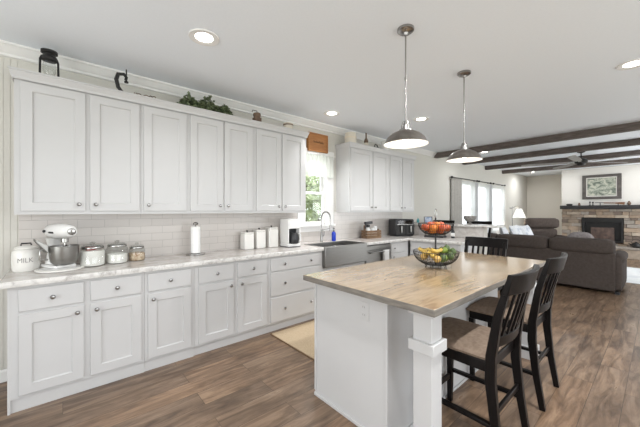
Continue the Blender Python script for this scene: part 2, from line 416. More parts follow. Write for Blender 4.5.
# ceiling crown, baseboards
prof = [(0, 2.80), (0.085, 2.80), (0.085, 2.785), (0.07, 2.775), (0.035, 2.735), (0.022, 2.725), (0.022, 2.705), (0.0, 2.70)]
k = MB(); k.sweep([(XB, YW), (6.72, YW)], prof)
struct(k.build('trim_1', M['trim']), 'white crown moulding along the ceiling')
k = MB(); k.sweep([(XB, YW), (-0.33, YW)], [(0, 0), (0.016, 0), (0.016, 0.085), (0.008, 0.10), (0, 0.10)])
struct(k.build('baseboard_left', M['trim']))
k = MB(); k.sweep([(5.80, YW), (14.3, YW), (14.3, 2.24)], [(0, 0), (0.016, 0), (0.016, 0.11), (0.008, 0.13), (0, 0.13)])
struct(k.build('baseboard_far', M['trim']))
# beaded panelling at the far left of the wall
k = MB(); x = -1.6
while x < -0.30:
    k.box(x, x + 0.038, YW - 0.003, YW, 0.105, 2.70); x += 0.041
struct(k.build('trim_2', M['wall'], bevel=0.001), 'narrow vertical panelling at the left end of the wall')

# tile backsplash
k = MB()
k.box(-0.28, 2.66, YW - 0.012, YW, 0.93, 1.395); k.box(2.66, 3.40, YW - 0.012, YW, 0.93, 1.09)
k.box(3.40, 5.40, YW - 0.012, YW, 0.93, 1.395)
struct(k.build('trim_3', M['tile']), 'white subway tile backsplash between counter and upper cabinets')

# kitchen window
def window(n, x0, x1, z0, z1, case, label, sill=True, casing=True):
    f_ = MB()
    if casing:
        c_ = 0.14
        for a, b_ in ((x0 - c_, x0), (x1, x1 + c_)): f_.box(a, b_, YW - 0.022, YW, z0 - 0.03, z1 + 0.11)
        f_.box(x0 - c_ - 0.01, x1 + c_ + 0.01, YW - 0.026, YW, z1, z1 + 0.12)
        f_.box(x0 - c_ - 0.02, x1 + c_ + 0.02, YW - 0.055, YW + 0.02, z0 - 0.035, z0)
        f_.box(x0 - c_, x1 + c_, YW - 0.02, YW, z0 - 0.11, z0 - 0.035)
    for a, b_ in ((x0, x0 + 0.015), (x1 - 0.015, x1)): f_.box(a, b_, YW - 0.02, YW + 0.12, z0, z1)
    o = f_.build('window_%d' % n, M['trim'], bevel=0.003); struct(o, label)
    s_ = MB(); zm = (z0 + z1) / 2 - (0.03 if n == 1 else 0)
    for (za, zb, yy) in ((z0, zm + 0.02, YW + 0.045), (zm - 0.02, z1, YW + 0.08)):
        s_.box(x0 + 0.015, x0 + 0.055, yy, yy + 0.03, za, zb); s_.box(x1 - 0.055, x1 - 0.015, yy, yy + 0.03, za, zb)
        s_.box(x0 + 0.055, x1 - 0.055, yy, yy + 0.03, za, za + 0.045); s_.box(x0 + 0.055, x1 - 0.055, yy, yy + 0.03, zb - 0.04, zb)
    s_.build('window_sash', M['trim'], o)
    g_ = MB()
    g_.box(x0 + 0.055, x1 - 0.055, YW + 0.058, YW + 0.062, z0 + 0.045, zm - 0.02)
    g_.box(x0 + 0.055, x1 - 0.055, YW + 0.093, YW + 0.097, zm + 0.02, z1 - 0.04)
    g_.build('window_pane', M['glass'], o)
    return o
window(1, *KW, None, 'white double hung window above the sink')
for i, q in enumerate(LW): window(i + 2, *q, None, ('first', 'second', 'third')[i] + ' living room window counted from the kitchen', casing=False)

# outdoors
k = MB(); k.box(-30, 40, -30, 30, -0.5, -0.3); struct(k.build('ground', M['ground']), 'open ground outside the house')
def tree(x, y, h, r, lab, seed):
    rnd = random.Random(seed)
    t = thing('garden_tree', lab, 'tree', (x, y, -0.3), 0)
    b_ = MB(); b_.tube([(0, 0, 0), (0.05, 0, h * 0.4), (0, 0.1, h * 0.75)], [0.14, 0.1, 0.04], 8)
    for q in range(7):
        a = rnd.random() * 6.28
        b_.tube([(0.04, 0, h * (0.3 + 0.06 * q)), (math.cos(a) * r * 0.6, math.sin(a) * r * 0.6, h * (0.4 + 0.08 * q))], [0.04, 0.012], 6)
    b_.build('trunk', M['bark'], t, smooth=True)
    f_ = MB()
    for q in range(2600):
        a, b2 = rnd.random() * 2 * PI, math.acos(2 * rnd.random() - 1); rr = r * (0.35 + 0.65 * rnd.random() ** 0.5) * (0.85 + 0.3 * math.sin(3 * a + 5 * b2))
        c_ = Vector((math.cos(a) * math.sin(b2) * rr, math.sin(a) * math.sin(b2) * rr, h * 0.62 + math.cos(b2) * rr * 1.15))
        u_ = Vector((rnd.uniform(-1, 1), rnd.uniform(-1, 1), rnd.uniform(-1, 1))).normalized(); w_ = u_.orthogonal().normalized(); s_ = rnd.uniform(0.05, 0.10)
        f_.f([f_.v(c_ - u_ * s_), f_.v(c_ + w_ * s_ * 0.5), f_.v(c_ + u_ * s_), f_.v(c_ - w_ * s_ * 0.5)])
    o = f_.build('foliage', M['leafout'], t); return t
tree(4.9, 6.4, 3.5, 1.05, 'leafy green tree seen through the lower sash of the sink window', 3)
tree(6.9, 8.2, 3.4, 1.1, 'second leafy tree beyond the sink window, farther out', 5)

# ------------------------------------------------------------------ cabinets
def knob(parent, x, z, y=0.0):
    k = MB(); k.T = Matrix.Translation((x, y, z)) @ Matrix.Rotation(PI / 2, 4, 'X')
    k.lathe([(0.006, 0.0), (0.006, 0.012), (0.015, 0.016), (0.0165, 0.022), (0.012, 0.028), (0.003, 0.030)], n=14)
    return k.build('knob', M['nickel'], parent, smooth=True)
def shaker(parent, name, x0, x1, z0, z1, st=0.068, y=-0.015, kn=None):
    """recessed-panel door, front face at local y = y (front towards -y)"""
    k = MB(); yb = y + 0.015
    o = [(x0, z0), (x1, z0), (x1, z1), (x0, z1)]
    def inset(d): return [(x0 + d, z0 + d), (x1 - d, z0 + d), (x1 - d, z1 - d), (x0 + d, z1 - d)]
    L_ = [([(a, b_) for a, b_ in o], yb), ([(a, b_) for a, b_ in o], y + 0.002), (inset(0.002), y), (inset(st), y),
          (inset(st + 0.001), y + 0.006), (inset(st + 0.007), y + 0.011)]
    rs = [[k.v((a, yy, b_)) for a, b_ in pts] for pts, yy in L_]
    for a, b_ in zip(rs, rs[1:]): k.bridge(a, b_)
    k.f(rs[-1]); k.f(list(reversed(rs[0])))
    d = k.build(name, M['cabinet'], parent)
    if kn: knob(d, kn[0], kn[1], y)
    return d
def drawer(parent, x0, x1, z0, z1, kn, y=-0.015):
    k = MB(); k.box(x0, x1, y, y + 0.015, z0, z1)
    d = k.build('drawer', M['cabinet'], parent, bevel=0.004)
    for kx in kn: knob(d, kx, (z0 + z1) / 2, y)
    return d
YF = 2.965
def base_cab(x0, x1, label, items, depth=0.60, loc=None, rz=0.0, toe=0.012, end=False):
    t = thing('base_cabinet', label, 'cabinet', loc or (x0, YF, 0), rz)
    w_ = x1 - x0; k = MB()
    k.box(0, w_, 0, depth, 0.095, 0.888); k.build('body', M['cabinet'], t)
    k = MB(); k.box(0, w_, toe, toe + 0.02, 0.0, 0.095); k.build('toe_kick', M['toe'], t)
    if end:
        k = MB(); k.box(-0.015, 0.0, -0.001, depth, 0.0, 0.888); k.build('end_panel', M['cabinet'], t)
    for it in items:
        if it[0] == 'door': shaker(t, 'door', it[1] - x0, it[2] - x0, it[3], it[4], kn=(it[5] - x0, it[6]) if it[5] is not None else None)
        else: drawer(t, it[1] - x0, it[2] - x0, it[3], it[4], [q - x0 for q in it[5]])
    return t
D0, D1, T0, T1 = 0.115, 0.685, 0.705, 0.862
base_cab(-0.275, 0.54, 'white base cabinet below the mixer, two drawers over two doors, leftmost of the run',
         [('drawer', -0.235, 0.125, T0, T1, [-0.055]), ('drawer', 0.165, 0.515, T0, T1, [0.34]),
          ('door', -0.235, 0.125, D0, D1, 0.085, 0.635), ('door', 0.165, 0.515, D0, D1, 0.205, 0.635)], end=True)
base_cab(0.542, 0.96, 'narrow white base cabinet with one drawer over a single door',
         [('drawer', 0.565, 0.93, T0, T1, [0.745]), ('door', 0.565, 0.93, D0, D1, 0.605, 0.635)], toe=0.018)
base_cab(0.962, 1.785, 'white base cabinet below the paper towel holder, two drawers over two doors',
         [('drawer', 1.00, 1.365, T0, T1, [1.18]), ('drawer', 1.405, 1.765, T0, T1, [1.585]),
          ('door', 1.00, 1.365, D0, D1, 1.325, 0.635), ('door', 1.405, 1.765, D0, D1, 1.445, 0.635)], toe=0.03)
base_cab(1.787, 2.60, 'white base cabinet of three wide stacked drawers left of the sink',
         [('drawer', 1.815, 2.575, 0.71, 0.862, [2.0, 2.40]), ('drawer', 1.815, 2.575, 0.42, 0.695, [2.0, 2.40]),
          ('drawer', 1.815, 2.575, 0.115, 0.40, [2.0, 2.40])], toe=0.03)
# sink base is lower under the apron
t = thing('base_cabinet', 'white base cabinet under the steel apron sink', 'cabinet', (2.602, YF, 0))
k = MB(); k.box(0, 0.02, 0, 0.60, 0.095, 0.888); k.box(0.858, 0.876, 0, 0.60, 0.095, 0.888); k.box(0.02, 0.858, 0, 0.60, 0.095, 0.64)
k.build('body', M['cabinet'], t)
k = MB(); k.box(0, 0.876, 0.03, 0.05, 0, 0.095); k.build('toe_kick', M['toe'], t)
shaker(t, 'door', 0.03, 0.43, D0, 0.61, kn=(0.39, 0.56)); shaker(t, 'door', 0.445, 0.845, D0, 0.61, kn=(0.485, 0.56))
base_cab(4.125, 4.665, 'white base cabinet between dishwasher and corner, drawer over door',
         [('drawer', 4.15, 4.60, T0, T1, [4.22]), ('door', 4.15, 4.60, D0, D1, 4.20, 0.635)], toe=0.03)
# peninsula cabinets facing the camera side (-X)
for i, (ya, yb, lab) in enumerate(((2.50, 2.94, 'white peninsula cabinet next to the inner corner'), (2.05, 2.498, 'white peninsula cabinet at the open end'))):
    base_cab(0, yb - ya, lab, [('drawer', 0.02, yb - ya - 0.02, T0, T1, [(yb - ya) / 2]), ('door', 0.02, yb - ya - 0.02, D0, D1, 0.06, 0.635)],
             loc=(4.69, yb, 0), rz=-PI / 2, toe=0.03, depth=0.72)

# countertop (one continuous L)
k = MB(); Z0, Z1 = 0.889, 0.93
k.box(-0.33, 2.612, 2.932, YW - 0.013, Z0, Z1); k.box(2.612, 3.468, 3.36, YW - 0.013, Z0, Z1)
k.box(3.468, 5.43, 2.932, YW - 0.013, Z0, Z1); k.box(4.655, 5.43, 2.02, 2.932, Z0, Z1)
ct = k.build('countertop', M['counter']); tag(ct, 'pale marbled countertop running along the wall and round the corner', 'countertop')
k = MB()
k.sweep([(-0.332, YW - 0.013), (-0.332, 2.930), (2.611, 2.930)], [(0, Z1), (0.006, Z1 - 0.004), (0.008, Z1 - 0.02), (0.006, Z0), (0, Z0)])
k.sweep([(3.469, 2.930), (4.653, 2.930), (4.653, 2.018), (5.43, 2.018)], [(0, Z1), (0.006, Z1 - 0.004), (0.008, Z1 - 0.02), (0.006, Z0), (0, Z0)])
o = k.build('countertop_edge', M['counteredge'], ct); o['label'] = 'rough chipped grey edge'

# upper cabinets
YU = 3.282
def upper_cab(x0, x1, label, doors, zb=1.388, zt=2.495):
    t = thing('upper_cabinet', label, 'cabinet', (x0, YU, zb))
    k = MB(); k.box(0, x1 - x0, 0, YW - 0.001 - YU, 0, zt - zb); k.build('body', M['cabinet'], t)
    for a, b_, kx in doors: shaker(t, 'door', a - x0, b_ - x0, 0.028, zt - zb - 0.062, kn=(kx - x0, 0.085))
upper_cab(-0.285, 0.567, 'white double door upper cabinet above the stand mixer, leftmost of the row', [(-0.25, 0.148, 0.105), (0.18, 0.552, 0.22)])
upper_cab(0.569, 1.0, 'single door white upper cabinet, left of the cabinet under the greenery', [(0.59, 0.978, 0.63)])
upper_cab(1.002, 1.775, 'white double door upper cabinet above the paper towels', [(1.022, 1.378, 1.34), (1.396, 1.75, 1.435)])
upper_cab(1.777, 2.585, 'white double door upper cabinet just left of the sink window', [(1.805, 2.165, 2.125), (2.185, 2.555, 2.225)])
upper_cab(3.47, 4.53, 'white double door upper cabinet just right of the sink window', [(3.50, 4.045, 4.0), (4.065, 4.50, 4.11)])
upper_cab(4.532, 5.38, 'white double door upper cabinet at the far right end, above the air fryer', [(4.56, 4.945, 4.90), (4.965, 5.35, 5.01)])
cp = [(0, 2.44), (0.006, 2.44), (0.009, 2.46), (0.022, 2.49), (0.022, 2.50), (0.028, 2.504), (0.028, 2.515), (0, 2.515)]
cp = [(a + 0.021, b_) for a, b_ in cp]
def crown(path, lab):
    k = MB(); k.sweep(path, cp); return tag(k.build('cabinet_crown', M['cabinet']), lab, 'moulding')
crown([(-0.287 + 0.02, YW - 0.001), (-0.287 + 0.02, YU), (2.587 - 0.02, YU), (2.587 - 0.02, YW - 0.001)], 'white crown moulding capping the long left row of upper cabinets')
crown([(3.468 + 0.02, YW - 0.001), (3.468 + 0.02, YU), (5.382 - 0.02, YU), (5.382 - 0.02, YW - 0.001)], 'white crown moulding capping the upper cabinets right of the window')

# dishwasher
t = thing('dishwasher', 'stainless steel dishwasher right of the sink', 'dishwasher', (3.482, YF, 0))
k = MB(); k.box(0, 0.638, 0, 0.58, 0.10, 0.885); k.build('body', M['black'], t)
k = MB(); k.box(0.004, 0.634, -0.03, -0.001, 0.11, 0.80); k.build('door', M['steel'], t, bevel=0.004)
k = MB(); k.box(0.004, 0.634, -0.028, -0.001, 0.805, 0.872); k.build('control_panel', M['steel'], t, bevel=0.004)
k = MB(); k.tube([(0.06, -0.03, 0.77), (0.06, -0.07, 0.77), (0.578, -0.07, 0.77), (0.578, -0.03, 0.77)], 0.009, 8)
k.build('handle', M['chrome'], t, smooth=True)
k = MB(); k.box(0, 0.638, 0.05, 0.07, 0, 0.10); k.build('toe_kick', M['black'], t)
k = MB()
for a in range(10):
    x0 = 0.012 * a; yy = 0.004 * math.sin(a * 1.3)
    k.box(x0, x0 + 0.0125, -0.006 + yy, -0.001 + yy, -0.36, 0.0); k.box(x0, x0 + 0.0125, 0.022 + yy, 0.027 + yy, -0.20, 0.0)
    k.box(x0, x0 + 0.0125, -0.006 + yy, 0.027 + yy, 0.0, 0.005)
tag(k.build('dish_towel', M['towel'], loc=(3.86, YF - 0.081, 0.782)), 'white dish towel hanging over the dishwasher handle', 'towel')

# sink
t = thing('apron_sink', 'stainless steel farmhouse sink with a wide apron front below the window', 'sink', (2.613, 2.90, 0.65))
W_ = 0.852; k = MB()
k.box(0, W_, 0, 0.03, 0.01, 0.285); k.build('apron', M['steel'], t, bevel=0.006)
k = MB()
k.box(0, 0.02, 0.031, 0.458, 0.02, 0.285); k.box(W_ - 0.02, W_, 0.031, 0.458, 0.02, 0.285)
k.box(0.02, W_ - 0.02, 0.438, 0.458, 0.02, 0.285); k.box(0.02, W_ - 0.02, 0.031, 0.438, 0.02, 0.035)
k.build('basin', M['steel'], t)
k = MB()
for i in range(9): k.tube([(0.45 + 0.04 * i, 0.06, 0.20), (0.45 + 0.04 * i, 0.41, 0.20)], 0.003, 6)
for yy in (0.06, 0.41): k.tube([(0.45, yy, 0.20), (0.77, yy, 0.20)], 0.004, 6)
for q in ((0.45, 0.06), (0.77, 0.06), (0.45, 0.41), (0.77, 0.41)): k.tube([(q[0], q[1], 0.20), (q[0], q[1], 0.035)], 0.004, 6)
k.build('sink_rack', M['chrome'], t)
k = MB(); k.lathe([(0.045, 0.0), (0.045, 0.004), (0.02, 0.002)], (0.25, 0.24, 0.036), 20); k.build('drain', M['chrome'], t, smooth=True)

t = thing('kitchen_faucet', 'tall spring coil faucet standing behind the steel sink', 'faucet', (3.02, 3.44, 0.93))
k = MB(); k.lathe([(0.03, 0), (0.03, 0.006), (0.022, 0.012), (0.02, 0.15), (0.014, 0.16), (0.014, 0.20)], n=18); k.build('faucet_body', M['nickel'], t, smooth=True)
pts = [(0, 0, 0.20), (0, 0, 0.34)] + [(0, -0.1 + 0.1 * math.cos(a), 0.37 + 0.1 * math.sin(a)) for a in [PI * i / 14 for i in range(15)]] + [(0, -0.205, 0.32), (0, -0.205, 0.28)]
k = MB(); k.tube(pts, 0.0085, 10)
for i in range(1, len(pts) - 1):
    for s_ in (0, 0.5):
        p = Vector(pts[i]).lerp(Vector(pts[i + 1]), s_); d_ = (Vector(pts[i + 1]) - Vector(pts[i])).normalized()
        k.tube([p - d_ * 0.002, p + d_ * 0.002], 0.012, 10)
k.build('spring_neck', M['nickel'], t, smooth=True)
k = MB(); k.lathe([(0.012, 0.10), (0.017, 0.08), (0.018, 0.02), (0.022, 0.0)], (0, -0.205, 0.18), 14); k.build('spray_head', M['nickel'], t, smooth=True)
k = MB(); k.tube([(0, 0, 0.185), (0, -0.19, 0.225)], 0.005, 8); k.build('holder_arm', M['nickel'], t, smooth=True)
k = MB(); k.tube([(0.015, 0, 0.09), (0.05, 0, 0.10), (0.062, 0, 0.17)], [0.01, 0.008, 0.006], 8); k.build('lever_handle', M['nickel'], t, smooth=True)

t = thing('soap_bottle', 'blue dish soap bottle with dark pump between faucet and backsplash', 'soap bottle', (3.30, 3.46, 0.93))
k = MB(); k.lathe([(0.032, 0), (0.035, 0.006), (0.035, 0.12), (0.028, 0.14), (0.013, 0.15)], n=16); k.build('bottle_body', M['blue'], t, smooth=True)
k = MB(); k.lathe([(0.015, 0.15), (0.015, 0.17), (0.005, 0.172), (0.005, 0.195), (0.013, 0.196), (0.013, 0.21)], n=12); k.tube([(0, 0, 0.203), (-0.02, -0.04, 0.20)], 0.005, 6)
k.build('pump', M['black'], t, smooth=True)

# window valance and sign
k = MB(); n = 60; rows = []
for j in range(7):
    z = 2.30 - j * 0.058; amp = 0.006 + 0.003 * j
    rows.append([k.v((2.70 + 0.66 * i / n, YW - 0.05 + amp * math.sin(i * 0.95), z - (0.012 * math.sin(i * 0.5) if j == 6 else 0))) for i in range(n + 1)])
for a, b_ in zip(rows, rows[1:]):
    for i in range(n): k.f([a[i], a[i + 1], b_[i + 1], b_[i]])
val = thing('window_valance', 'sheer white gathered valance across the top of the sink window', 'curtain', (0, 0, 0))
val.location = (0, 0, 0)
o = k.build('valance_cloth', M['valance'], val, smooth=True)
k = MB(); k.tube([(2.66, YW - 0.05, 2.305), (3.40, YW - 0.05, 2.305)], 0.007, 8); k.tube([(2.67, YW - 0.05, 2.305), (2.67, YW - 0.022, 2.305)], 0.006, 6); k.tube([(3.39, YW - 0.05, 2.305), (3.39, YW - 0.022, 2.305)], 0.006, 6)
k.build('valance_rod', M['trim'], val, smooth=True)
t = thing('wall_sign', 'small square orange wooden sign hung above the sink window', 'sign', (3.03, YW - 0.001, 2.34))
k = MB(); k.box(-0.20, 0.20, -0.05, -0.0, 0, 0.285); k.build('board', M['signwood'], t, bevel=0.005)
k = MB()
for q in ((-0.20, 0.20, 0, 0.018), (-0.20, 0.20, 0.267, 0.285)): k.box(q[0], q[1], -0.062, -0.0505, q[2], q[3])
for q in ((-0.20, -0.182), (0.182, 0.20)): k.box(q[0], q[1], -0.062, -0.0505, 0.0182, 0.2668)
k.build('sign_border', M['signwood'], t, bevel=0.002)
k = MB()
for q in range(11):
    x = -0.095 + q * 0.019
    k.tube([(x, -0.0525, 0.135), (x + 0.006, -0.0525, 0.158 if q % 3 else 0.175), (x + 0.012, -0.0525, 0.137), (x + 0.019, -0.0525, 0.14)], 0.002, 5)
k.build('lettering', M['rust'], t)

# ------------------------------------------------------------------ island
t = thing('kitchen_island', 'white kitchen island with light wood top and square corner posts', 'island', (1.38, 0.73, 0))
def I(x, y): return x - 1.38, y - 0.73
k = MB(); x0, y0 = I(1.475, 1.075); x1, y1 = I(3.30, 1.755); k.box(x0, x1, y0, y1, 0, 0.888); k.build('island_body', M['cabinet'], t)
k = MB()
for (a, b_, c_, d_) in ((x0 - 0.008, x0 - 0.0005, y0 - 0.001, y0 + 0.022), (x0 - 0.008, x0 - 0.0005, y1 - 0.02, y1)): k.box(a, b_, c_, d_, 0.04, 0.887)
k.box(x0 - 0.012, x0 - 0.0005, y0 - 0.012, y1, 0, 0.022); k.box(x0, x1, y0 - 0.012, y0 - 0.0005, 0, 0.022)
k.build('island_trim', M['cabinet'], t, bevel=0.002)
k = MB(); k.box(0, 2.18, 0, 1.055, 0.890, 0.93); o = k.build('island_top', [M['butcher'], M['butcheredge']], t, bevel=0.004)
for p in o.data.polygons:
    if abs(p.normal.z) < 0.5: p.material_index = 1
def post(px_, py_):
    k = MB(); s_ = 0.11
    k.box(px_, px_ + s_, py_, py_ + s_, 0, 0.855)
    k.box(px_ - 0.02, px_ + s_ + 0.02, py_ - 0.02, py_ + s_ + 0.02, 0.855, 0.888)
    k.box(px_ - 0.02, px_ + s_ + 0.02, py_ - 0.02, py_ + s_ + 0.02, 0.655, 0.715)
    k.box(px_ - 0.02, px_ + s_ + 0.02, py_ - 0.02, py_ + s_ + 0.02, 0.0, 0.12)
    k.build('post', M['cabinet'], t, bevel=0.003)
post(*I(1.465, 0.79)); post(*I(3.36, 0.79))
ox, oy = I(1.475, 1.257)
k = MB(); k.box(ox - 0.006, ox - 0.0005, oy - 0.038, oy + 0.038, 0.71, 0.83); op = k.build('outlet', M['cabinet'], t, bevel=0.002)
k = MB()
for z in (0.745, 0.795):
    k.box(ox - 0.009, ox - 0.0062, oy - 0.017, oy + 0.017, z - 0.015, z + 0.015)
k.build('socket', M['cabinet'], op, bevel=0.001)
k = MB()
for z in (0.745, 0.795):
    for d_ in (-0.007, 0.007): k.box(ox - 0.0105, ox - 0.0092, oy + d_ - 0.0015, oy + d_ + 0.0015, z - 0.003, z + 0.008)
k.build('socket_slot', M['marks'], op)

# ------------------------------------------------------------------ chairs
def make_chair(label):
    """sitter faces +y; origin on the floor under the seat centre"""
    t = thing('counter_chair', label, 'chair'); w2 = 0.215
    fr = MB()   # seat frame with apron
    fr.box(-0.205, 0.205, 0.185, 0.215, 0.525, 0.585); fr.box(-0.225, -0.20, -0.20, 0.215, 0.525, 0.585)
    fr.box(0.20, 0.225, -0.20, 0.215, 0.525, 0.585); fr.box(-0.20, 0.20, -0.215, -0.19, 0.525, 0.585)
    fr.build('seat_frame', M['darkwood'], t, bevel=0.004)
    s_ = MB(); n = 12
    g = [[None] * (n + 1) for _ in range(n + 1)]; h_ = []
    for i in range(n + 1):
        for j in range(n + 1):
            a, b_ = -1 + 2 * i / n, -1 + 2 * j / n
            wx = 0.238 - 0.018 * (1 - (b_ + 1) / 2)
            ex = max(0, 1 - abs(a) ** 5) * max(0, 1 - abs(b_) ** 5)
            y_ = 0.015 + b_ * 0.225 + (0.015 * (1 - a * a) if b_ > 0 else 0) * b_
            g[i][j] = s_.v((a * wx, y_, 0.600 + 0.038 * ex ** 0.5))
    for i in range(n):
        for j in range(n): s_.f([g[i][j], g[i + 1][j], g[i + 1][j + 1], g[i][j + 1]])
    rim = [g[i][0] for i in range(n + 1)] + [g[n][j] for j in range(1, n + 1)] + [g[i][n] for i in range(n - 1, -1, -1)] + [g[0][j] for j in range(n - 1, 0, -1)]
    lo = [s_.bm.verts.new((v_.co.x * 0.98, v_.co.y * 0.98, 0.586)) for v_ in rim]
    s_.bridge(rim, lo); s_.f(lo)
    s_.build('seat', M['seatfabric'], t, smooth=True)
    for sx in (-1, 1):
        l_ = MB(); l_.bar((sx * 0.20, 0.20, 0.0), (sx * 0.205, 0.20, 0.525), 0.032, 0.032, 0.042, 0.042); l_.build('leg', M['darkwood'], t, bevel=0.003)
        l_ = MB()
        l_.chain([(sx * w2, -0.285, 0.0), (sx * w2, -0.245, 0.25), (sx * w2, -0.222, 0.48), (sx * w2, -0.225, 0.62), (sx * w2, -0.26, 0.85), (sx * w2, -0.315, 1.045)],
                 [0.034, 0.036, 0.038, 0.038, 0.036, 0.034], [0.036, 0.044, 0.052, 0.050, 0.040, 0.030])
        l_.build('leg', M['darkwood'], t, bevel=0.004)
    def curved(z0, z1, th, dip, ybase0, ybase1, nm, wid=0.232):
        c_ = MB(); A = []
        for i in range(17):
            a = -1 + i / 8; off = -dip * (1 - a * a); x = a * wid
            A.append([c_.v((x, ybase0 + off - th / 2, z0)), c_.v((x, ybase0 + off + th / 2, z0)), c_.v((x, ybase1 + off + th / 2, z1)), c_.v((x, ybase1 + off - th / 2, z1))])
        for a, b_ in zip(A, A[1:]): c_.bridge(a, b_)
        c_.f(A[0]); c_.f(list(reversed(A[-1])))
        return c_.build(nm, M['darkwood'], t, bevel=0.003)
    curved(0.972, 1.085, 0.026, 0.045, -0.298, -0.325, 'crest_rail', 0.24)
    curved(0.665, 0.725, 0.022, 0.03, -0.232, -0.240, 'back_rail', 0.20)
    for i in range(6):
        a = (-0.145 + 0.058 * i); q = 1 - (a / 0.24) ** 2; q2 = 1 - (a / 0.2) ** 2
        l_ = MB(); l_.bar((a, -0.240 - 0.03 * q2, 0.72), (a, -0.298 - 0.045 * q, 0.995), 0.024, 0.012); l_.build('slat', M['darkwood'], t, bevel=0.002)
    for sx in (-1, 1):
        l_ = MB(); l_.bar((sx * 0.202, 0.18, 0.235), (sx * 0.212, -0.23, 0.235), 0.022, 0.032, across=(0, 0, 1)); l_.build('stretcher', M['darkwood'], t, bevel=0.003)
    l_ = MB(); l_.bar((-0.19, 0.20, 0.19), (0.19, 0.20, 0.19), 0.034, 0.020, across=(0, 0, 1)); l_.build('stretcher', M['darkwood'], t, bevel=0.003)
    l_ = MB(); l_.bar((-0.197, -0.235, 0.30), (0.197, -0.235, 0.30), 0.034, 0.018, across=(0, 0, 1)); l_.build('stretcher', M['darkwood'], t, bevel=0.003)
    return t
chair = make_chair('dark wooden slat back chair with brown seat, nearest to the camera, beside the white post')
chair.location = (1.99, 0.835, 0)
c2 = copy_tree(chair); c2.location = (2.79, 0.835, 0)
c2['label'] = 'dark slat back chair on the long side of the island, second behind the nearest one'
c3 = copy_tree(chair); c3.location = (3.395 + 0.10, 1.33, 0); c3.rotation_euler = (0, 0, PI / 2)
c3.location = (3.60, 1.41, 0)
c3['label'] = 'dark slat back chair tucked in at the far end of the island, beyond the fruit'
for c_ in (chair, c2, c3): c_['group'] = 'dark dining chairs around the island'
for yy, lab in ((2.42, 'dark bar stool beyond the raised ledge, behind the small bowl'), (3.16, 'dark bar stool beyond the raised ledge, behind the orange fruit')):
    c_ = copy_tree(chair); c_.name = 'bar_stool'; c_.location = (6.06, yy, 0); c_.rotation_euler = (0, 0, PI / 2); c_.scale = (1, 1, 1.11)
    c_['label'] = lab; c_['category'] = 'stool'; c_['group'] = 'bar stools beyond the ledge'

# ------------------------------------------------------------------ peninsula half wall and ledge
k = MB(); k.box(5.46, 5.62, 1.99, YW - 0.001, 0, 1.130); struct(k.build('wall_ledge', M['wall'], bevel=0.003), 'half wall carrying the raised bar')
k = MB(); k.box(5.447, 5.459, 1.99, YW - 0.014, 0.931, 1.128); struct(k.build('trim_4', M['counter']), 'marbled splash strip below the raised ledge')
k = MB(); k.box(5.40, 5.82, 1.76, YW - 0.002, 1.131, 1.168)
for f_ in k.bm.faces:
    f_.normal_update()
    if abs(f_.normal.z) < 0.5: f_.material_index = 1
tag(k.build('bar_ledge', [M['counter'], M['counteredge']], bevel=0.006), 'raised marbled bar ledge at the end of the kitchen', 'countertop')

# ------------------------------------------------------------------ pendants and ceiling lights
def pendant(x, y, zr, label):
    t = thing('pendant_lamp', label, 'pendant lamp', (x, y, CZ), 0, 'pendants over the island')
    k = MB(); k.lathe([(0.062, 0), (0.062, -0.018), (0.05, -0.028), (0.02, -0.034), (0.012, -0.05)], n=24); k.build('canopy', M['nickel'], t, smooth=True)
    top = zr - CZ + 0.155
    k = MB(); k.tube([(0, 0, -0.045), (0, 0, top)], 0.0055, 10); k.lathe([(0.009, -0.012), (0.009, 0.012)], (0, 0, (top - 0.04) / 2), 10); k.build('rod', M['nickel'], t, smooth=True)
    b0 = zr - CZ
    k = MB(); k.lathe([(0.012, 0.175), (0.024, 0.165), (0.028, 0.145), (0.034, 0.14), (0.036, 0.112), (0.05, 0.107), (0.052, 0.092)], (0, 0, b0), 20)
    k.tube([(0.045, 0, b0 + 0.09), (0.038, 0, b0 + 0.15), (0, 0, b0 + 0.172), (-0.038, 0, b0 + 0.15), (-0.045, 0, b0 + 0.09)], 0.0035, 6)
    k.build('socket_cap', M['nickel'], t, smooth=True)
    k = MB()
    k.lathe([(0.045, 0.100), (0.062, 0.096), (0.105, 0.075), (0.142, 0.042), (0.155, 0.014), (0.167, 0.0), (0.166, -0.004)], (0, 0, b0), 40, cap=False)
    k.build('shade', M['pewter'], t, smooth=True)
    k = MB()
    k.lathe([(0.03, 0.088), (0.060, 0.086), (0.102, 0.068), (0.138, 0.037), (0.151, 0.012), (0.164, -0.003)], (0, 0, b0), 40, cap=False)
    k.build('shade_lining', M['shadewhite'], t, smooth=True)
    k = MB(); k.sphere((0, 0, b0 + 0.045), 0.030, 16, 10); k.build('bulb', M['bulb'], t, smooth=True)
    l = bpy.data.lights.new('pendant_light', 'POINT'); l.energy = 1.1; l.shadow_soft_size = 0.03; l.color = (1, 0.93, 0.82)
    o = bpy.data.objects.new('pendant_light', l); COL.objects.link(o); o.parent = t; o.location = (0, 0, b0 - 0.005)
pendant(1.965, 1.27, 1.925, 'pewter dome pendant lamp over the island, the larger and nearer one')
pendant(3.03, 1.29, 1.925, 'pewter dome pendant lamp over the far half of the island')

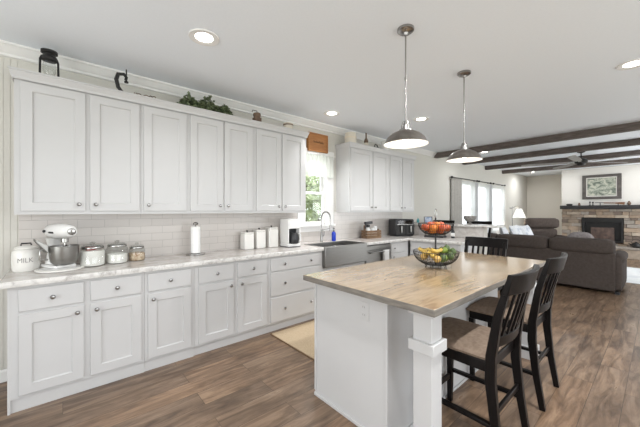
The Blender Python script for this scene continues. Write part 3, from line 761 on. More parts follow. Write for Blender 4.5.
def downlight(x, y, label, power=7, r=0.115, spread=170):
    t = thing('ceiling_light', label, 'ceiling light', (x, y, CZ), 0, 'recessed ceiling lights')
    k = MB(); k.lathe([(r * 0.56, -0.001), (r * 0.66, -0.006), (r * 0.98, -0.009), (r, -0.004), (r, 0.0)], n=32, cap=False); k.build('trim_ring', M['trim'], t, smooth=True)
    k = MB(); k.lathe([(r * 0.60, -0.0015), (r * 0.55, -0.004)], n=28); k.build('diffuser', M['lamp'], t)
    o = area('downlight', (0, 0, -0.014), (0, 0, 0), r * 1.2, r * 1.2, power, (0.97, 0.985, 1.0), t, 'DISK'); o.data.spread = math.radians(spread)
downlight(0.85, 2.385, 'round recessed ceiling light in front of the left upper cabinets', 4, spread=120)
downlight(2.88, 3.06, 'round recessed ceiling light just in front of the sink window', 9, spread=100)
downlight(4.08, 2.37, 'round recessed ceiling light right of the nearer pendant shade', 10, spread=130)
downlight(4.05, 0.17, 'round recessed ceiling light cut by the right edge of the picture')
downlight(0.85, 0.17, 'added unseen ceiling light above the camera side of the kitchen', 20)  # added out of view to lift the base cabinet fronts
downlight(2.46, 0.17, 'added unseen ceiling light above the island stools', 32)  # extra lamp out of view, added to brighten the drawers across the aisle
downlight(7.50, 2.73, 'round recessed ceiling light beyond the first beam, behind the far pendant')
downlight(12.2, 1.95, 'small recessed light washing the left part of the fireplace wall', 4.5, 0.08)
downlight(12.7, 3.0, 'added ceiling light brightening the recess left of the fireplace', 12, 0.08)  # added to lighten the recess wall
downlight(12.2, 0.35, 'small recessed light washing the right part of the fireplace wall', 4.5, 0.08)

# ------------------------------------------------------------------ beams and fan
for x, lab in ((6.80, 'dark brown ceiling beam nearest to the kitchen'), (8.36, 'second dark ceiling beam counted from the kitchen'),
               (9.95, 'third dark ceiling beam counted from the kitchen'), (11.45, 'dark ceiling beam closest to the fireplace')):
    k = MB(); k.box(x - 0.075, x + 0.075, YR + 0.01, YW - 0.002, CZ - 0.115, CZ - 0.001)
    tag(k.build('ceiling_beam', M['beam'], bevel=0.008), lab, 'beam', 'dark beams across the living room ceiling')
t = thing('ceiling_fan', 'dark ceiling fan with long blades between the beams', 'ceiling fan', (9.07, 1.21, CZ))
k = MB(); k.lathe([(0.075, 0), (0.075, -0.03), (0.03, -0.05)], n=20); k.build('canopy', M['blackmetal'], t, smooth=True)
k = MB(); k.tube([(0, 0, -0.04), (0, 0, -0.19)], 0.013, 10); k.build('rod', M['blackmetal'], t, smooth=True)
k = MB(); k.lathe([(0.03, -0.16), (0.08, -0.18), (0.115, -0.21), (0.12, -0.27), (0.08, -0.30), (0.075, -0.33), (0.03, -0.34)], n=24); k.build('motor', M['blackmetal'], t, smooth=True)
for i in range(5):
    a = 2 * PI * i / 5 + 0.62; k = MB(); k.T = Matrix.Rotation(a, 4, 'Z') @ Matrix.Translation((0, 0, -0.26)) @ Matrix.Rotation(0.18, 4, 'X')
    k.bar((0.10, 0, 0), (0.28, 0, 0), 0.006, 0.05, across=(0, 0, 1)); pts = [(0.24, 0.055), (0.60, 0.075), (1.10, 0.07), (1.15, 0.03), (1.15, -0.03), (1.10, -0.07), (0.60, -0.075), (0.24, -0.055)]
    up = [k.v((p[0], p[1], 0.008)) for p in pts]; dn = [k.v((p[0], p[1], 0.001)) for p in pts]
    k.f(up); k.f(list(reversed(dn))); k.bridge(dn, up); k.build('blade', M['blade'], t)

# ------------------------------------------------------------------ fireplace wall
t = thing('stone_fireplace', 'stacked tan stone fireplace surround with black firebox', 'fireplace', (12.99, 0, 0))
rnd = random.Random(11); k = MB(); z = 0.0
FB = (0.74, 1.70, 0.42, 1.19)   # y0,y1,z0,z1
while z < 1.46:
    h_ = rnd.uniform(0.07, 0.13); h_ = min(h_, 1.465 - z + 1e-4)
    if z < FB[3] < z + h_ + 0.03: h_ = FB[3] - z if FB[3] - z > 0.03 else h_
    y = -2.6 if False else -1.2
    while y < 2.225:
        l_ = min(rnd.uniform(0.14, 0.42), 2.225 - y)
        a, b_ = y, y + l_; y += l_
        if l_ < 0.02: continue
        segs = [(a, b_)]
        if z + h_ > FB[2] + 0.001 and z < FB[3] - 0.001:
            segs = []
            if a < FB[0]: segs.append((a, min(b_, FB[0])))
            if b_ > FB[1]: segs.append((max(a, FB[1]), b_))
        for a2, b2 in segs:
            if b2 - a2 > 0.01:
                mi = rnd.randrange(5); d_ = rnd.uniform(0.085, 0.125)
                k.box(-d_, 0.0, a2 + 0.003, b2 - 0.003, z + 0.003, z + h_ - 0.003, mi)
    z += h_
k.build('stone_facing', STONES, t, bevel=0.006, seg=1)
k = MB(); k.box(0.001, 0.02, -1.2, 2.225, 0.0, 1.465); k.build('mortar_backing', M['rust'], t)
k = MB(); k.box(-0.13, -0.001, 0.745, 0.80, 0.425, 1.185); k.box(-0.13, -0.001, 1.64, 1.695, 0.425, 1.185); k.box(-0.13, -0.001, 0.80, 1.64, 1.05, 1.185); k.box(-0.13, -0.001, 0.80, 1.64, 0.425, 0.47)
k.box(-0.02, -0.001, 0.80, 1.64, 0.47, 1.05); k.build('firebox', M['blackmetal'], t, bevel=0.004)
k = MB(); k.box(-0.105, -0.098, 0.94, 1.48, 0.475, 0.88); k.build('glass_screen', M['brown_reflection'], t)
k = MB(); k.box(-0.55, -0.13, -1.2, 2.10, 0.0, 0.27); k.build('hearth_base', STONES[2], t, bevel=0.01)
k = MB(); k.box(-0.58, -0.13, -1.2, 2.12, 0.272, 0.33); k.build('hearth_slab', STONES[4], t, bevel=0.01)
k = MB(); k.box(12.70, 12.895, -1.2, 2.24, 1.468, 1.585); tag(k.build('mantel_shelf', M['mantel'], bevel=0.008), 'long black wooden mantel shelf over the fireplace', 'mantel')

t = thing('framed_painting', 'landscape picture in a wide dark frame above the mantel', 'picture', (12.898, 1.235, 1.78))
k = MB(); w2 = 0.455; 
k.box(-0.04, -0.001, -w2, w2, 0, 0.085); k.box(-0.04, -0.001, -w2, w2, 0.695, 0.78); k.box(-0.04, -0.001, -w2, -w2 + 0.10, 0.085, 0.695); k.box(-0.04, -0.001, w2 - 0.10, w2, 0.085, 0.695)
k.build('picture_frame', M['frame'], t, bevel=0.005)
k = MB(); k.box(-0.025, -0.002, -w2 + 0.10, w2 - 0.10, 0.085, 0.695); k.build('mount', M['wallwhite'], t)
k = MB(); k.box(-0.028, -0.0255, -w2 + 0.125, w2 - 0.125, 0.11, 0.67); k.build('canvas', M['painting'], t)

# rifle-shaped mantel piece
t = thing('antique_rifle', 'antique long gun lying on the mantel in front of the picture', 'rifle', (12.78, 1.05, 1.586))
k = MB(); k.tube([(0, 0.32, 0.085), (0, -0.12, 0.075)], 0.008, 8); k.build('barrel', M['blackmetal'], t, smooth=True)
k = MB(); k.bar((0, 0.12, 0.07), (0, -0.12, 0.062), 0.02, 0.03); k.bar((0, -0.12, 0.066), (0, -0.34, 0.048), 0.022, 0.035, 0.028, 0.085); k.build('stock', M['gunwood'], t, bevel=0.005)
k = MB()
for yy in (0.2, -0.2): k.box(-0.03, 0.03, yy - 0.008, yy + 0.008, 0, 0.045 if yy < 0 else 0.072)
k.build('stand', M['blackmetal'], t)
def figurine(x, y, z, name, label, cat, prof, m, n=14, group=None, sx=1, sy=1):
    k = MB(); k.lathe(prof, n=n, sx=sx, sy=sy)
    return tag(k.build(name, m, smooth=True, loc=(x, y, z)), label, cat, group)
figurine(12.78, 2.0, 1.586, 'dark_tin', 'low dark tin at the left end of the mantel', 'tin', [(0.05, 0), (0.055, 0.01), (0.055, 0.045), (0.03, 0.055)], M['blackmetal'], sx=0.6, sy=1.5)
figurine(12.78, 1.75, 1.586, 'oil_burner', 'small dark round ornament on the mantel left of the picture', 'ornament', [(0.03, 0), (0.035, 0.03), (0.02, 0.05), (0.028, 0.075), (0.01, 0.085)], M['rust'])
figurine(12.78, 1.49, 1.586, 'candle_holder', 'small dark candle holder on the mantel, left of a matching one', 'candle holder', [(0.03, 0), (0.012, 0.012), (0.01, 0.08), (0.025, 0.09), (0.02, 0.12)], M['blackmetal'])
figurine(12.78, 1.42, 1.586, 'candle_holder', 'small dark candle holder on the mantel, right of a matching one', 'candle holder', [(0.03, 0), (0.012, 0.012), (0.01, 0.07), (0.025, 0.08), (0.02, 0.11)], M['blackmetal'])
figurine(12.78, 0.62, 1.586, 'clay_jug', 'small brown jug at the right of the mantel', 'jug', [(0.025, 0), (0.045, 0.03), (0.042, 0.07), (0.018, 0.10), (0.022, 0.12)], M['rust'])
t = thing('iron_kettle', 'black iron kettle with bail handle on the hearth', 'kettle', (12.66, 0.47, 0.331))
k = MB(); k.lathe([(0.07, 0), (0.10, 0.03), (0.105, 0.08), (0.08, 0.13), (0.03, 0.15), (0.012, 0.17)], n=20); k.build('pot', M['blackmetal'], t, smooth=True)
k = MB(); k.tube([(0, 0.10 * math.cos(PI * i / 10), 0.12 + 0.13 * math.sin(PI * i / 10)) for i in range(11)], 0.007, 6); k.build('handle', M['blackmetal'], t, smooth=True)
k = MB(); k.tube([(0, 0.09, 0.06), (0, 0.14, 0.11), (0, 0.16, 0.125)], [0.02, 0.012, 0.01], 8); k.build('spout', M['blackmetal'], t, smooth=True)

# ------------------------------------------------------------------ living room furniture
def soft(parent, name, x0, x1, y0, y1, z0, z1, m, r=0.06, crown_=0.0, rot=None, loc=None):
    """cushion: dense box, rounded by bevel, top and faces puffed"""
    k = MB(); n = 8
    bm = k.bm; bmesh.ops.create_cube(bm, size=1.0)
    bmesh.ops.subdivide_edges(bm, edges=bm.edges[:], cuts=n, use_grid_fill=True)
    cx, cy, cz = (x0 + x1) / 2, (y0 + y1) / 2, (z0 + z1) / 2
    sx, sy, sz = x1 - x0, y1 - y0, z1 - z0
    for v_ in bm.verts:
        p = Vector((v_.co.x * sx, v_.co.y * sy, v_.co.z * sz)); q = Vector()
        for i, s_ in enumerate((sx, sy, sz)):
            lim = max(0.0, s_ / 2 - r); q[i] = max(-lim, min(lim, p[i]))
        d_ = p - q
        if d_.length > 1e-6: p = q + d_.normalized() * min(r, max(abs(d_.x), abs(d_.y), abs(d_.z)))
        u_, w_ = v_.co.x * 2, v_.co.y * 2
        p.z += crown_ * (1 - u_ * u_) * (1 - w_ * w_) * (1 if v_.co.z > 0 else 0)
        v_.co = p + Vector((cx, cy, cz))
    return k.build(name, m, parent, smooth=True, rot=rot, loc=loc)
FAB = M['darkfabric']
t = thing('sectional_sofa', 'dark brown sectional sofa with its back to the kitchen', 'sofa', (7.0, 0.5, 0))
k = MB(); k.box(0.0, 0.95, 0.02, 2.15, 0.05, 0.42); k.box(0.95, 2.85, 1.3, 2.15, 0.05, 0.42); k.build('base', FAB, t, bevel=0.02)
k = MB(); k.box(-0.02, 0.18, 0.0, 2.15, 0.055, 0.70); k.build('back_panel', FAB, t, bevel=0.025, seg=3)
k = MB(); k.box(0.18, 2.85, 1.99, 2.15, 0.055, 0.66); k.build('back_panel', FAB, t, bevel=0.025, seg=3)
for a, b_ in ((0.01, 0.905), (0.915, 1.80), (1.81, 2.14)):
    soft(t, 'back_cushion', -0.06, 0.30, a, b_, 0.66, 0.92, FAB, 0.085, 0.0)
    soft(t, 'back_cushion', 0.10, 0.36, a, b_, 0.44, 0.86, FAB, 0.08, 0)
    soft(t, 'seat_cushion', 0.19, 0.97, a, b_, 0.40, 0.53, FAB, 0.05, 0.02)
for a, b_ in ((0.98, 1.90), (1.91, 2.80)):
    soft(t, 'seat_cushion', a, b_, 1.22, 1.97, 0.40, 0.53, FAB, 0.05, 0.02)
    soft(t, 'back_cushion', a, b_, 1.87, 2.15, 0.52, 0.86, FAB, 0.10, 0.0)
soft(t, 'arm', 0.02, 0.98, -0.09, 0.06, 0.05, 0.64, FAB, 0.09, 0.0)
soft(t, 'arm_pad', 0.05, 0.95, -0.11, 0.09, 0.50, 0.68, FAB, 0.08, 0.0)
for p in ((0.05, -0.05), (0.9, -0.05), (0.05, 2.05), (2.75, 1.35), (2.75, 2.05)):
    k = MB(); k.box(p[0], p[0] + 0.06, p[1], p[1] + 0.06, 0, 0.05); k.build('foot', M['black'], t)
def pillow(x, y, z, s_, rx, rz, label, m=M['pillow']):
    k = MB(); n = 10; top = {}; bot = {}
    for i in range(n + 1):
        for j in range(n + 1):
            a, b_ = -1 + 2 * i / n, -1 + 2 * j / n
            th = 0.075 * ((1 - a ** 4) * (1 - b_ ** 4)) ** 0.5; pin = 1 - 0.06 * (1 - abs(a)) ** 0.0 * (abs(b_) ** 2) * (1 - a * a) - 0.0
            X_ = a * s_ / 2 * (1 - 0.07 * (1 - b_ * b_)); Z_ = b_ * s_ / 2 * (1 - 0.07 * (1 - a * a))
            top[i, j] = k.v((X_, th, Z_)); bot[i, j] = k.v((X_, -th, Z_)) if 0 < i < n and 0 < j < n else top[i, j]
    for i in range(n):
        for j in range(n):
            k.f([top[i, j], top[i + 1, j], top[i + 1, j + 1], top[i, j + 1]]); k.f([bot[i, j], bot[i, j + 1], bot[i + 1, j + 1], bot[i + 1, j]])
    return tag(k.build('throw_pillow', m, smooth=True, loc=(x, y, z), rot=(rx, 0, rz)), label, 'pillow', 'pale pillows on the sectional')
pillow(7.55, 2.30, 0.85, 0.50, -0.35, 0.25, 'blue and white pillow at the inner corner of the sectional')
pillow(8.22, 2.24, 0.81, 0.56, -0.4, 0.0, 'blue and white patterned pillow in the middle of the sectional')
pillow(8.85, 2.21, 0.80, 0.54, -0.4, -0.15, 'pale pillow at the lamp end of the sectional')

# recliner beyond the sofa
t = thing('recliner', 'puffy brown recliner chair beyond the sofa, left of the fireplace', 'armchair', (11.25, 2.30, 0), -0.95)
FB2 = M['brownfabric']
k = MB(); k.box(-0.42, 0.42, -0.40, 0.40, 0.06, 0.40); k.build('base', FB2, t, bevel=0.03)
soft(t, 'seat_cushion', -0.30, 0.30, -0.42, 0.30, 0.38, 0.56, FB2, 0.08, 0.03)
soft(t, 'backrest', -0.42, 0.42, 0.22, 0.46, 0.40, 0.86, FB2, 0.10, 0.0)
soft(t, 'headrest', -0.46, 0.46, 0.18, 0.48, 0.86, 1.18, FB2, 0.11, 0.0)
for sx in (-1, 1): soft(t, 'arm', sx * 0.42 - 0.12, sx * 0.42 + 0.12, -0.42, 0.36, 0.06, 0.66, FB2, 0.10, 0.0)
for sx in (-1, 1):
    for sy in (-1, 1):
        k = MB(); k.box(sx * 0.36 - 0.03, sx * 0.36 + 0.03, sy * 0.34 - 0.03, sy * 0.34 + 0.03, 0, 0.06); k.build('foot', M['black'], t)
t = thing('ottoman', 'rounded grey brown ottoman in front of the firebox', 'ottoman', (11.15, 1.50, 0), 0.1)
soft(t, 'cushion', -0.33, 0.33, -0.29, 0.29, 0.40, 0.76, M['greyfabric'], 0.15, 0.05)
k = MB(); k.box(-0.30, 0.30, -0.24, 0.24, 0.04, 0.45); k.build('base', FB2, t, bevel=0.02)
for sx in (-1, 1):
    for sy in (-1, 1):
        k = MB(); k.box(sx * 0.3 - 0.025, sx * 0.3 + 0.025, sy * 0.2 - 0.025, sy * 0.2 + 0.025, 0, 0.04); k.build('foot', M['black'], t)
k = MB(); k.box(8.35, 10.6, -1.2, 0.98, 0.001, 0.014); tag(k.build('area_rug', M['rug'], bevel=0.004), 'pale area rug on the floor beyond the sofa', 'rug')
k = MB(); k.box(1.80, 3.35, 2.15, 2.92, 0.001, 0.012); 
rg = thing('kitchen_mat', 'beige woven runner mat on the floor before the sink', 'mat', (0, 0, 0))
k.build('mat_field', M['mat'], rg, bevel=0.003)
k = MB()
for q in ((1.795, 3.355, 2.14, 2.149), (1.795, 3.355, 2.921, 2.93)): k.box(q[0], q[1], q[2], q[3], 0.001, 0.012)
for q in ((1.79, 1.799), (3.351, 3.36)): k.box(q[0], q[1], 2.149, 2.921, 0.001, 0.012)
k.build('mat_binding', M['crate'], rg)

# floor lamp
t = thing('floor_lamp', 'swing arm floor lamp with a white shade beside the sectional', 'floor lamp', (11.15, 3.20, 0))
k = MB(); k.lathe([(0.14, 0), (0.14, 0.02), (0.03, 0.035), (0.012, 0.05)], n=24); k.build('base', M['nickel'], t, smooth=True)
k = MB(); k.tube([(0, 0, 0.04), (0, 0, 1.55)], 0.010, 8); k.build('pole', M['nickel'], t, smooth=True)
k = MB(); k.tube([(0, 0, 1.50), (0.10, -0.06, 1.55), (0.28, -0.12, 1.54), (0.28, -0.12, 1.48)], 0.008, 8); k.tube([(-0.10, 0.04, 1.50), (0.02, 0, 1.50)], 0.014, 8); k.build('swing_arm', M['nickel'], t, smooth=True)
k = MB(); k.lathe([(0.19, 0), (0.075, 0.30)], (0.28, -0.12, 1.18), 32, cap=False); k.build('lamp_shade', M['lampshade'], t, smooth=True)
l = bpy.data.lights.new('lamp_light', 'POINT'); l.energy = 8; l.shadow_soft_size = 0.04; l.color = (1, 0.88, 0.7)
o = bpy.data.objects.new('lamp_light', l); COL.objects.link(o); o.parent = t; o.location = (0.28, -0.12, 1.30)

# curtains in the living room
def curtain(x0, x1, z0, z1, m, label, waves, amp=0.03, y=YW - 0.045):
    k = MB(); n = waves * 8; A, B = [], []
    for i in range(n + 1):
        a = i / n; yy = amp * math.sin(2 * PI * waves * a); A.append(k.v((x0 + (x1 - x0) * a, y + yy, z1)))
        B.append(k.v((x0 + (x1 - x0) * a + 0.01 * math.sin(a * 9), y + yy * 1.25, z0)))
    for i in range(n): k.f([A[i], A[i + 1], B[i + 1], B[i]])
    return tag(k.build('curtain', m, smooth=True), label, 'curtain')
ORD = ('nearest', 'middle', 'farthest')
curtain(7.56, 8.14, 0.05, 2.27, M['greycurtain'], 'grey curtain panel gathered left of the nearest living room window', 6, 0.025)
for i, (a, b_, z0, z1) in enumerate(LW):
    curtain((8.16, 9.26, 10.40)[i], (9.02, 10.09, 11.46)[i], 0.05, 2.24, M['sheer'], 'sheer white curtain hanging over the %s living room window' % ORD[i], 9, 0.010)
curtain(9.03, 9.24, 0.05, 2.24, M['palecurtain'], 'narrow pale grey curtain between the nearest and middle windows', 3, 0.012)
curtain(10.11, 10.38, 0.05, 2.24, M['palecurtain'], 'narrow pale grey curtain between the middle and farthest windows', 3, 0.012)
for i, (a, b_) in enumerate(((7.50, 9.08), (9.22, 10.12), (10.36, 11.40))):
    t = thing('curtain_rod', 'dark curtain rod over the %s living room window' % ORD[i], 'curtain rod', (a, YW - 0.085, 2.275))
    k = MB(); k.tube([(0, 0, 0), (b_ - a, 0, 0)], 0.012, 8); k.build('rod', M['blackmetal'], t, smooth=True)
    for x in (0.0, b_ - a):
        k = MB(); k.sphere((x, 0, 0), 0.03, 10, 7); k.build('finial', M['blackmetal'], t, smooth=True)
    for x in (0.05, b_ - a - 0.05):
        k = MB(); k.bar((x, 0, 0), (x, 0.084, 0), 0.012, 0.02); k.build('bracket', M['blackmetal'], t)

# ------------------------------------------------------------------ things on the long counter
CT = 0.9305
t = thing('milk_crock', 'white lidded crock lettered MILK at the left end of the counter', 'crock', (-0.226, 3.40, CT))
k = MB(); k.lathe([(0.076, 0), (0.083, 0.01), (0.088, 0.06), (0.088, 0.13), (0.083, 0.16), (0.068, 0.175)], n=32); k.build('jar_body', M['ceramic'], t, smooth=True)
k = MB(); k.lathe([(0.070, 0.176), (0.073, 0.18), (0.073, 0.188), (0.055, 0.201), (0.02, 0.206)], n=28); k.build('lid', M['ceramic'], t, smooth=True)
k = MB(); k.tube([(-0.03, 0, 0.204), (-0.028, 0, 0.221), (0.028, 0, 0.221), (0.03, 0, 0.204)], 0.006, 8); k.build('lid_handle', M['blackmetal'], t, smooth=True)
cu = bpy.data.curves.new('milk', 'FONT'); cu.body = 'MILK'; cu.size = 0.052; cu.align_x = 'CENTER'; cu.extrude = 0.0008; cu.resolution_u = 3
tmp = bpy.data.objects.new('tmp', cu); COL.objects.link(tmp); bpy.context.view_layer.update()
me = bpy.data.meshes.new_from_object(tmp.evaluated_get(bpy.context.evaluated_depsgraph_get())); bpy.data.objects.remove(tmp)
for v_ in me.vertices:
    a = v_.co.x * 0.85 / 0.088; r_ = 0.0887 + v_.co.z; ang = -PI / 2 + a
    v_.co = Vector((r_ * math.cos(ang), r_ * math.sin(ang), v_.co.y + 0.075))
me.materials.clear(); me.materials.append(M['marks'])
o = bpy.data.objects.new('lettering', me); COL.objects.link(o); o.parent = t

t = thing('round_tray', 'round white board under the stand mixer', 'tray', (-0.015, 3.27, CT))
k = MB(); k.lathe([(0.15, 0), (0.158, 0.004), (0.158, 0.014), (0.152, 0.016)], n=40); k.build('board', M['ceramic'], t, smooth=True)
k = MB()
k.lathe([(0.13, 0.0162), (0.13, 0.0166)], n=36); k.build('board_centre', M['white'], t)
# stand mixer: local +x is the nose
t = thing('stand_mixer', 'white stand mixer with a steel bowl on the round board', 'mixer', (-0.035, 3.345, CT + 0.017), -1.12)
k = MB(); k.box(-0.10, 0.13, -0.075, 0.075, 0, 0.024); k.build('base', M['white'], t, bevel=0.010, seg=4)
k = MB(); k.lathe([(0.065, 0.025), (0.050, 0.10), (0.045, 0.18), (0.06, 0.235)], (-0.055, 0, 0), 20, sy=0.85); k.build('pedestal', M['white'], t, smooth=True)
k = MB(); k.T = Matrix.Translation((0.045, 0, 0.30)) @ Matrix.Rotation(PI / 2, 4, 'Y')
k.lathe([(0.012, -0.165), (0.045, -0.155), (0.062, -0.11), (0.068, -0.04), (0.068, 0.05), (0.058, 0.12), (0.044, 0.15), (0.03, 0.155)], n=26, sx=0.92)
k.build('motor_head', M['white'], t, smooth=True)
k = MB(); k.T = Matrix.Translation((0.045, 0, 0.292)) @ Matrix.Rotation(PI / 2, 4, 'Y')
k.lathe([(0.0705, -0.03), (0.0715, -0.028), (0.0715, 0.035), (0.0695, 0.04)], n=26, sx=0.30, cap=True); hb = k.build('trim_band', M['blackmetal'], t, smooth=True)
k = MB(); k.T = Matrix.Translation((0.20, 0, 0.30)) @ Matrix.Rotation(PI / 2, 4, 'Y'); k.lathe([(0.028, 0), (0.028, 0.012), (0.02, 0.014)], n=16); k.build('attachment_hub', M['chrome'], t, smooth=True)
for sy in (-1, 1):
    k = MB(); k.sphere((-0.045, sy * 0.070, 0.30), 0.012, 10, 7); k.build('speed_knob', M['black'], t, smooth=True)
k = MB(); k.lathe([(0.02, 0.245), (0.026, 0.24), (0.026, 0.21), (0.008, 0.205), (0.008, 0.17)], (0.11, 0, 0), 14)
k.tube([(0.11, 0, 0.19), (0.11, 0.04, 0.16), (0.11, 0.045, 0.11), (0.11, 0, 0.07), (0.11, -0.045, 0.11), (0.11, -0.04, 0.16), (0.11, 0, 0.19)], 0.004, 6); k.build('beater', M['chrome'], t, smooth=True)
k = MB(); k.lathe([(0.05, 0.023), (0.062, 0.026), (0.086, 0.05), (0.095, 0.09), (0.098, 0.172), (0.102, 0.176), (0.102, 0.181), (0.095, 0.178), (0.090, 0.09), (0.07, 0.05), (0.02, 0.035)], (0.10, 0, 0), 36); bw = k.build('bowl', M['steel'], t, smooth=True)
k = MB(); k.tube([(0.08, -0.105, 0.165), (0.075, -0.15, 0.155), (0.075, -0.15, 0.085), (0.08, -0.10, 0.075)], 0.008, 8); k.build('bowl_handle', M['chrome'], bw, smooth=True)
k = MB()
a0 = [k.v((0.01, -0.08, 0.19)), k.v((0.10, -0.104, 0.19)), k.v((0.075, -0.175, 0.245)), k.v((-0.03, -0.145, 0.25))]
a1 = [k.v((0.01, -0.10, 0.13)), k.v((0.10, -0.107, 0.13)), k.v((0.075, -0.175, 0.225)), k.v((-0.03, -0.145, 0.23))]
k.f(a0); k.f(list(reversed(a1))); k.bridge(a1, a0); k.build('pouring_chute', M['steel'], t, bevel=0.004)

def jar(x, y, r, h, fill, fm, label, extra=None):
    t = thing('glass_jar', label, 'jar', (x, y, CT), 0, 'glass canisters beside the mixer')
    k = MB(); k.lathe([(r * 0.92, 0), (r, 0.008), (r, h * 0.80), (r * 0.86, h * 0.9), (r * 0.86, h)], n=32, cap=False); k.f([k.v((r * 0.9 * math.cos(2 * PI * i / 32), r * 0.9 * math.sin(2 * PI * i / 32), 0.003)) for i in range(32)])
    k.build('jar_glass', M['jar'], t, smooth=True)
    k = MB(); k.lathe([(r * 0.90, 0.006), (r * 0.95, 0.014), (r * 0.95, fill), (r * 0.4, fill + 0.008)], n=28); k.build('contents', fm, t, smooth=True)
    k = MB(); k.lathe([(r * 0.88, h - 0.018), (r * 0.9, h - 0.014), (r * 0.9, h - 0.004), (r * 0.87, h)], n=28, cap=False); k.build('metal_band', M['chrome'], t, smooth=True)
    k = MB(); k.lathe([(r * 0.85, h + 0.001), (r * 0.88, h + 0.006), (r * 0.7, h + 0.016), (r * 0.2, h + 0.02), (r * 0.16, h + 0.026), (r * 0.28, h + 0.034), (r * 0.1, h + 0.042)], n=24); k.build('lid', M['jar'], t, smooth=True)
    return t
t = jar(0.200, 3.31, 0.092, 0.17, 0.135, M['flour'], 'largest glass jar, filled with flour and a red scoop, right of the mixer')
k = MB(); k.lathe([(0.02, 0), (0.028, 0.006), (0.03, 0.03)], (-0.015, -0.02, 0.138), 14, cap=True, sx=1.3); k.tube([(0.02, -0.02, 0.15), (0.07, -0.03, 0.158)], 0.006, 6); k.build('scoop', M['red'], t, smooth=True)
jar(0.384, 3.34, 0.085, 0.17, 0.085, M['flour'], 'middle glass jar, half full of white sugar')
jar(0.550, 3.38, 0.070, 0.135, 0.075, M['oats'], 'smallest glass jar with brown and cream contents, rightmost of the three')

t = thing('paper_towel_holder', 'steel paper towel stand with a white roll on the long counter', 'paper towel holder', (1.112, 3.385, CT))
k = MB(); k.lathe([(0.095, 0), (0.10, 0.004), (0.10, 0.012), (0.02, 0.02)], n=32); k.build('base', M['chrome'], t, smooth=True)
k = MB(); k.tube([(0, 0, 0.015), (0, 0, 0.33)], 0.007, 8); k.lathe([(0.015, 0.325), (0.026, 0.33), (0.028, 0.35), (0.012, 0.36)], n=16); k.build('pole', M['nickel'], t, smooth=True)
k = MB(); k.lathe([(0.018, 0.021), (0.050, 0.022), (0.050, 0.31), (0.018, 0.311)], n=28); k.build('paper_roll', M['paper'], t, smooth=True)
for i, (x, s_, h_) in enumerate(((1.765, 0.13, 0.215), (1.935, 0.13, 0.24), (2.12, 0.14, 0.265))):
    t = thing('canister', ('shortest', 'middle sized', 'tallest')[i] + ' of three square white canisters near the coffee maker', 'canister', (x, 3.44, CT), 0, 'square white canisters')
    k = MB(); k.box(-s_ / 2, s_ / 2, -s_ / 2, s_ / 2, 0, h_ - 0.02); k.build('canister_body', M['ceramic'], t, bevel=0.012, seg=3)
    k = MB(); k.box(-s_ / 2 + 0.002, s_ / 2 - 0.002, -s_ / 2 + 0.002, s_ / 2 - 0.002, h_ - 0.019, h_); k.build('lid', M['ceramic'], t, bevel=0.006)
    k = MB(); k.lathe([(0.006, h_), (0.006, h_ + 0.008), (0.013, h_ + 0.012), (0.013, h_ + 0.02), (0.004, h_ + 0.024)], n=12); k.build('lid_knob', M['blackmetal'], t, smooth=True)

t = thing('coffee_maker', 'white drip coffee maker with a dark carafe at the window end', 'coffee maker', (2.345, 3.32, CT))
k = MB(); k.box(-0.10, 0.10, -0.10, 0.10, 0, 0.045); k.box(-0.10, -0.085, -0.10, 0.10, 0.045, 0.375); k.box(0.085, 0.10, -0.10, 0.10, 0.045, 0.375)
k.box(-0.085, 0.085, 0.02, 0.10, 0.045, 0.375); k.box(-0.085, 0.085, -0.10, 0.02, 0.245, 0.375); k.build('housing', M['white'], t, bevel=0.008)
k = MB(); k.box(-0.084, 0.084, -0.02, 0.0195, 0.046, 0.244); k.build('niche', M['black'], t)
k = MB(); k.lathe([(0.05, 0.047), (0.062, 0.06), (0.066, 0.11), (0.055, 0.17), (0.048, 0.19)], (0, -0.092, 0), 24); cf = k.build('carafe', M['black'], t, smooth=True)
k = MB(); k.tube([(0.03, -0.13, 0.18), (0.05, -0.17, 0.17), (0.05, -0.17, 0.09), (0.035, -0.145, 0.08)], 0.007, 8); k.build('carafe_handle', M['white'], cf, smooth=True)
k = MB(); k.box(-0.07, 0.07, -0.1025, -0.1005, 0.26, 0.345); k.build('panel', M['trim'], t, bevel=0.001)
k = MB(); k.box(-0.101, 0.101, -0.103, 0.101, -0.0003, 0.010); k.build('foot_band', M['black'], t)

# crate with supplies
t = thing('wooden_crate', 'small brown wooden crate with a black handle near the corner', 'crate', (4.15, 3.38, CT), -0.15)
k = MB(); w2, d2 = 0.165, 0.08
for z in (0.012, 0.056, 0.10):
    for yy in (-d2, d2 - 0.01): k.box(-w2, w2, yy, yy + 0.01, z, z + 0.038)
    for xx in (-w2, w2 - 0.01): k.box(xx, xx + 0.01, -d2 + 0.011, d2 - 0.011, z, z + 0.038)
k.box(-w2, w2, -d2, d2, 0, 0.011); k.build('slatted_box', M['crate'], t)
k = MB(); k.box(-w2, -w2 + 0.012, -0.02, 0.02, 0.139, 0.23); k.box(w2 - 0.012, w2, -0.02, 0.02, 0.139, 0.16); k.build('end_upright', M['crate'], t)
t2 = thing('spray_bottle', 'black topped bottle standing in the wooden crate', 'bottle', (4.07, 3.39, CT + 0.0115))
k = MB(); k.lathe([(0.04, 0), (0.042, 0.01), (0.042, 0.14), (0.02, 0.18)], n=16); k.build('bottle_body', M['white'], t2, smooth=True)
k = MB(); k.box(-0.03, 0.03, -0.02, 0.02, 0.181, 0.23); k.bar((-0.08, 0, 0.255), (0.10, 0, 0.265), 0.045, 0.05); k.bar((-0.06, 0, 0.25), (-0.078, 0, 0.16), 0.03, 0.02); k.build('trigger_head', M['black'], t2, bevel=0.005)
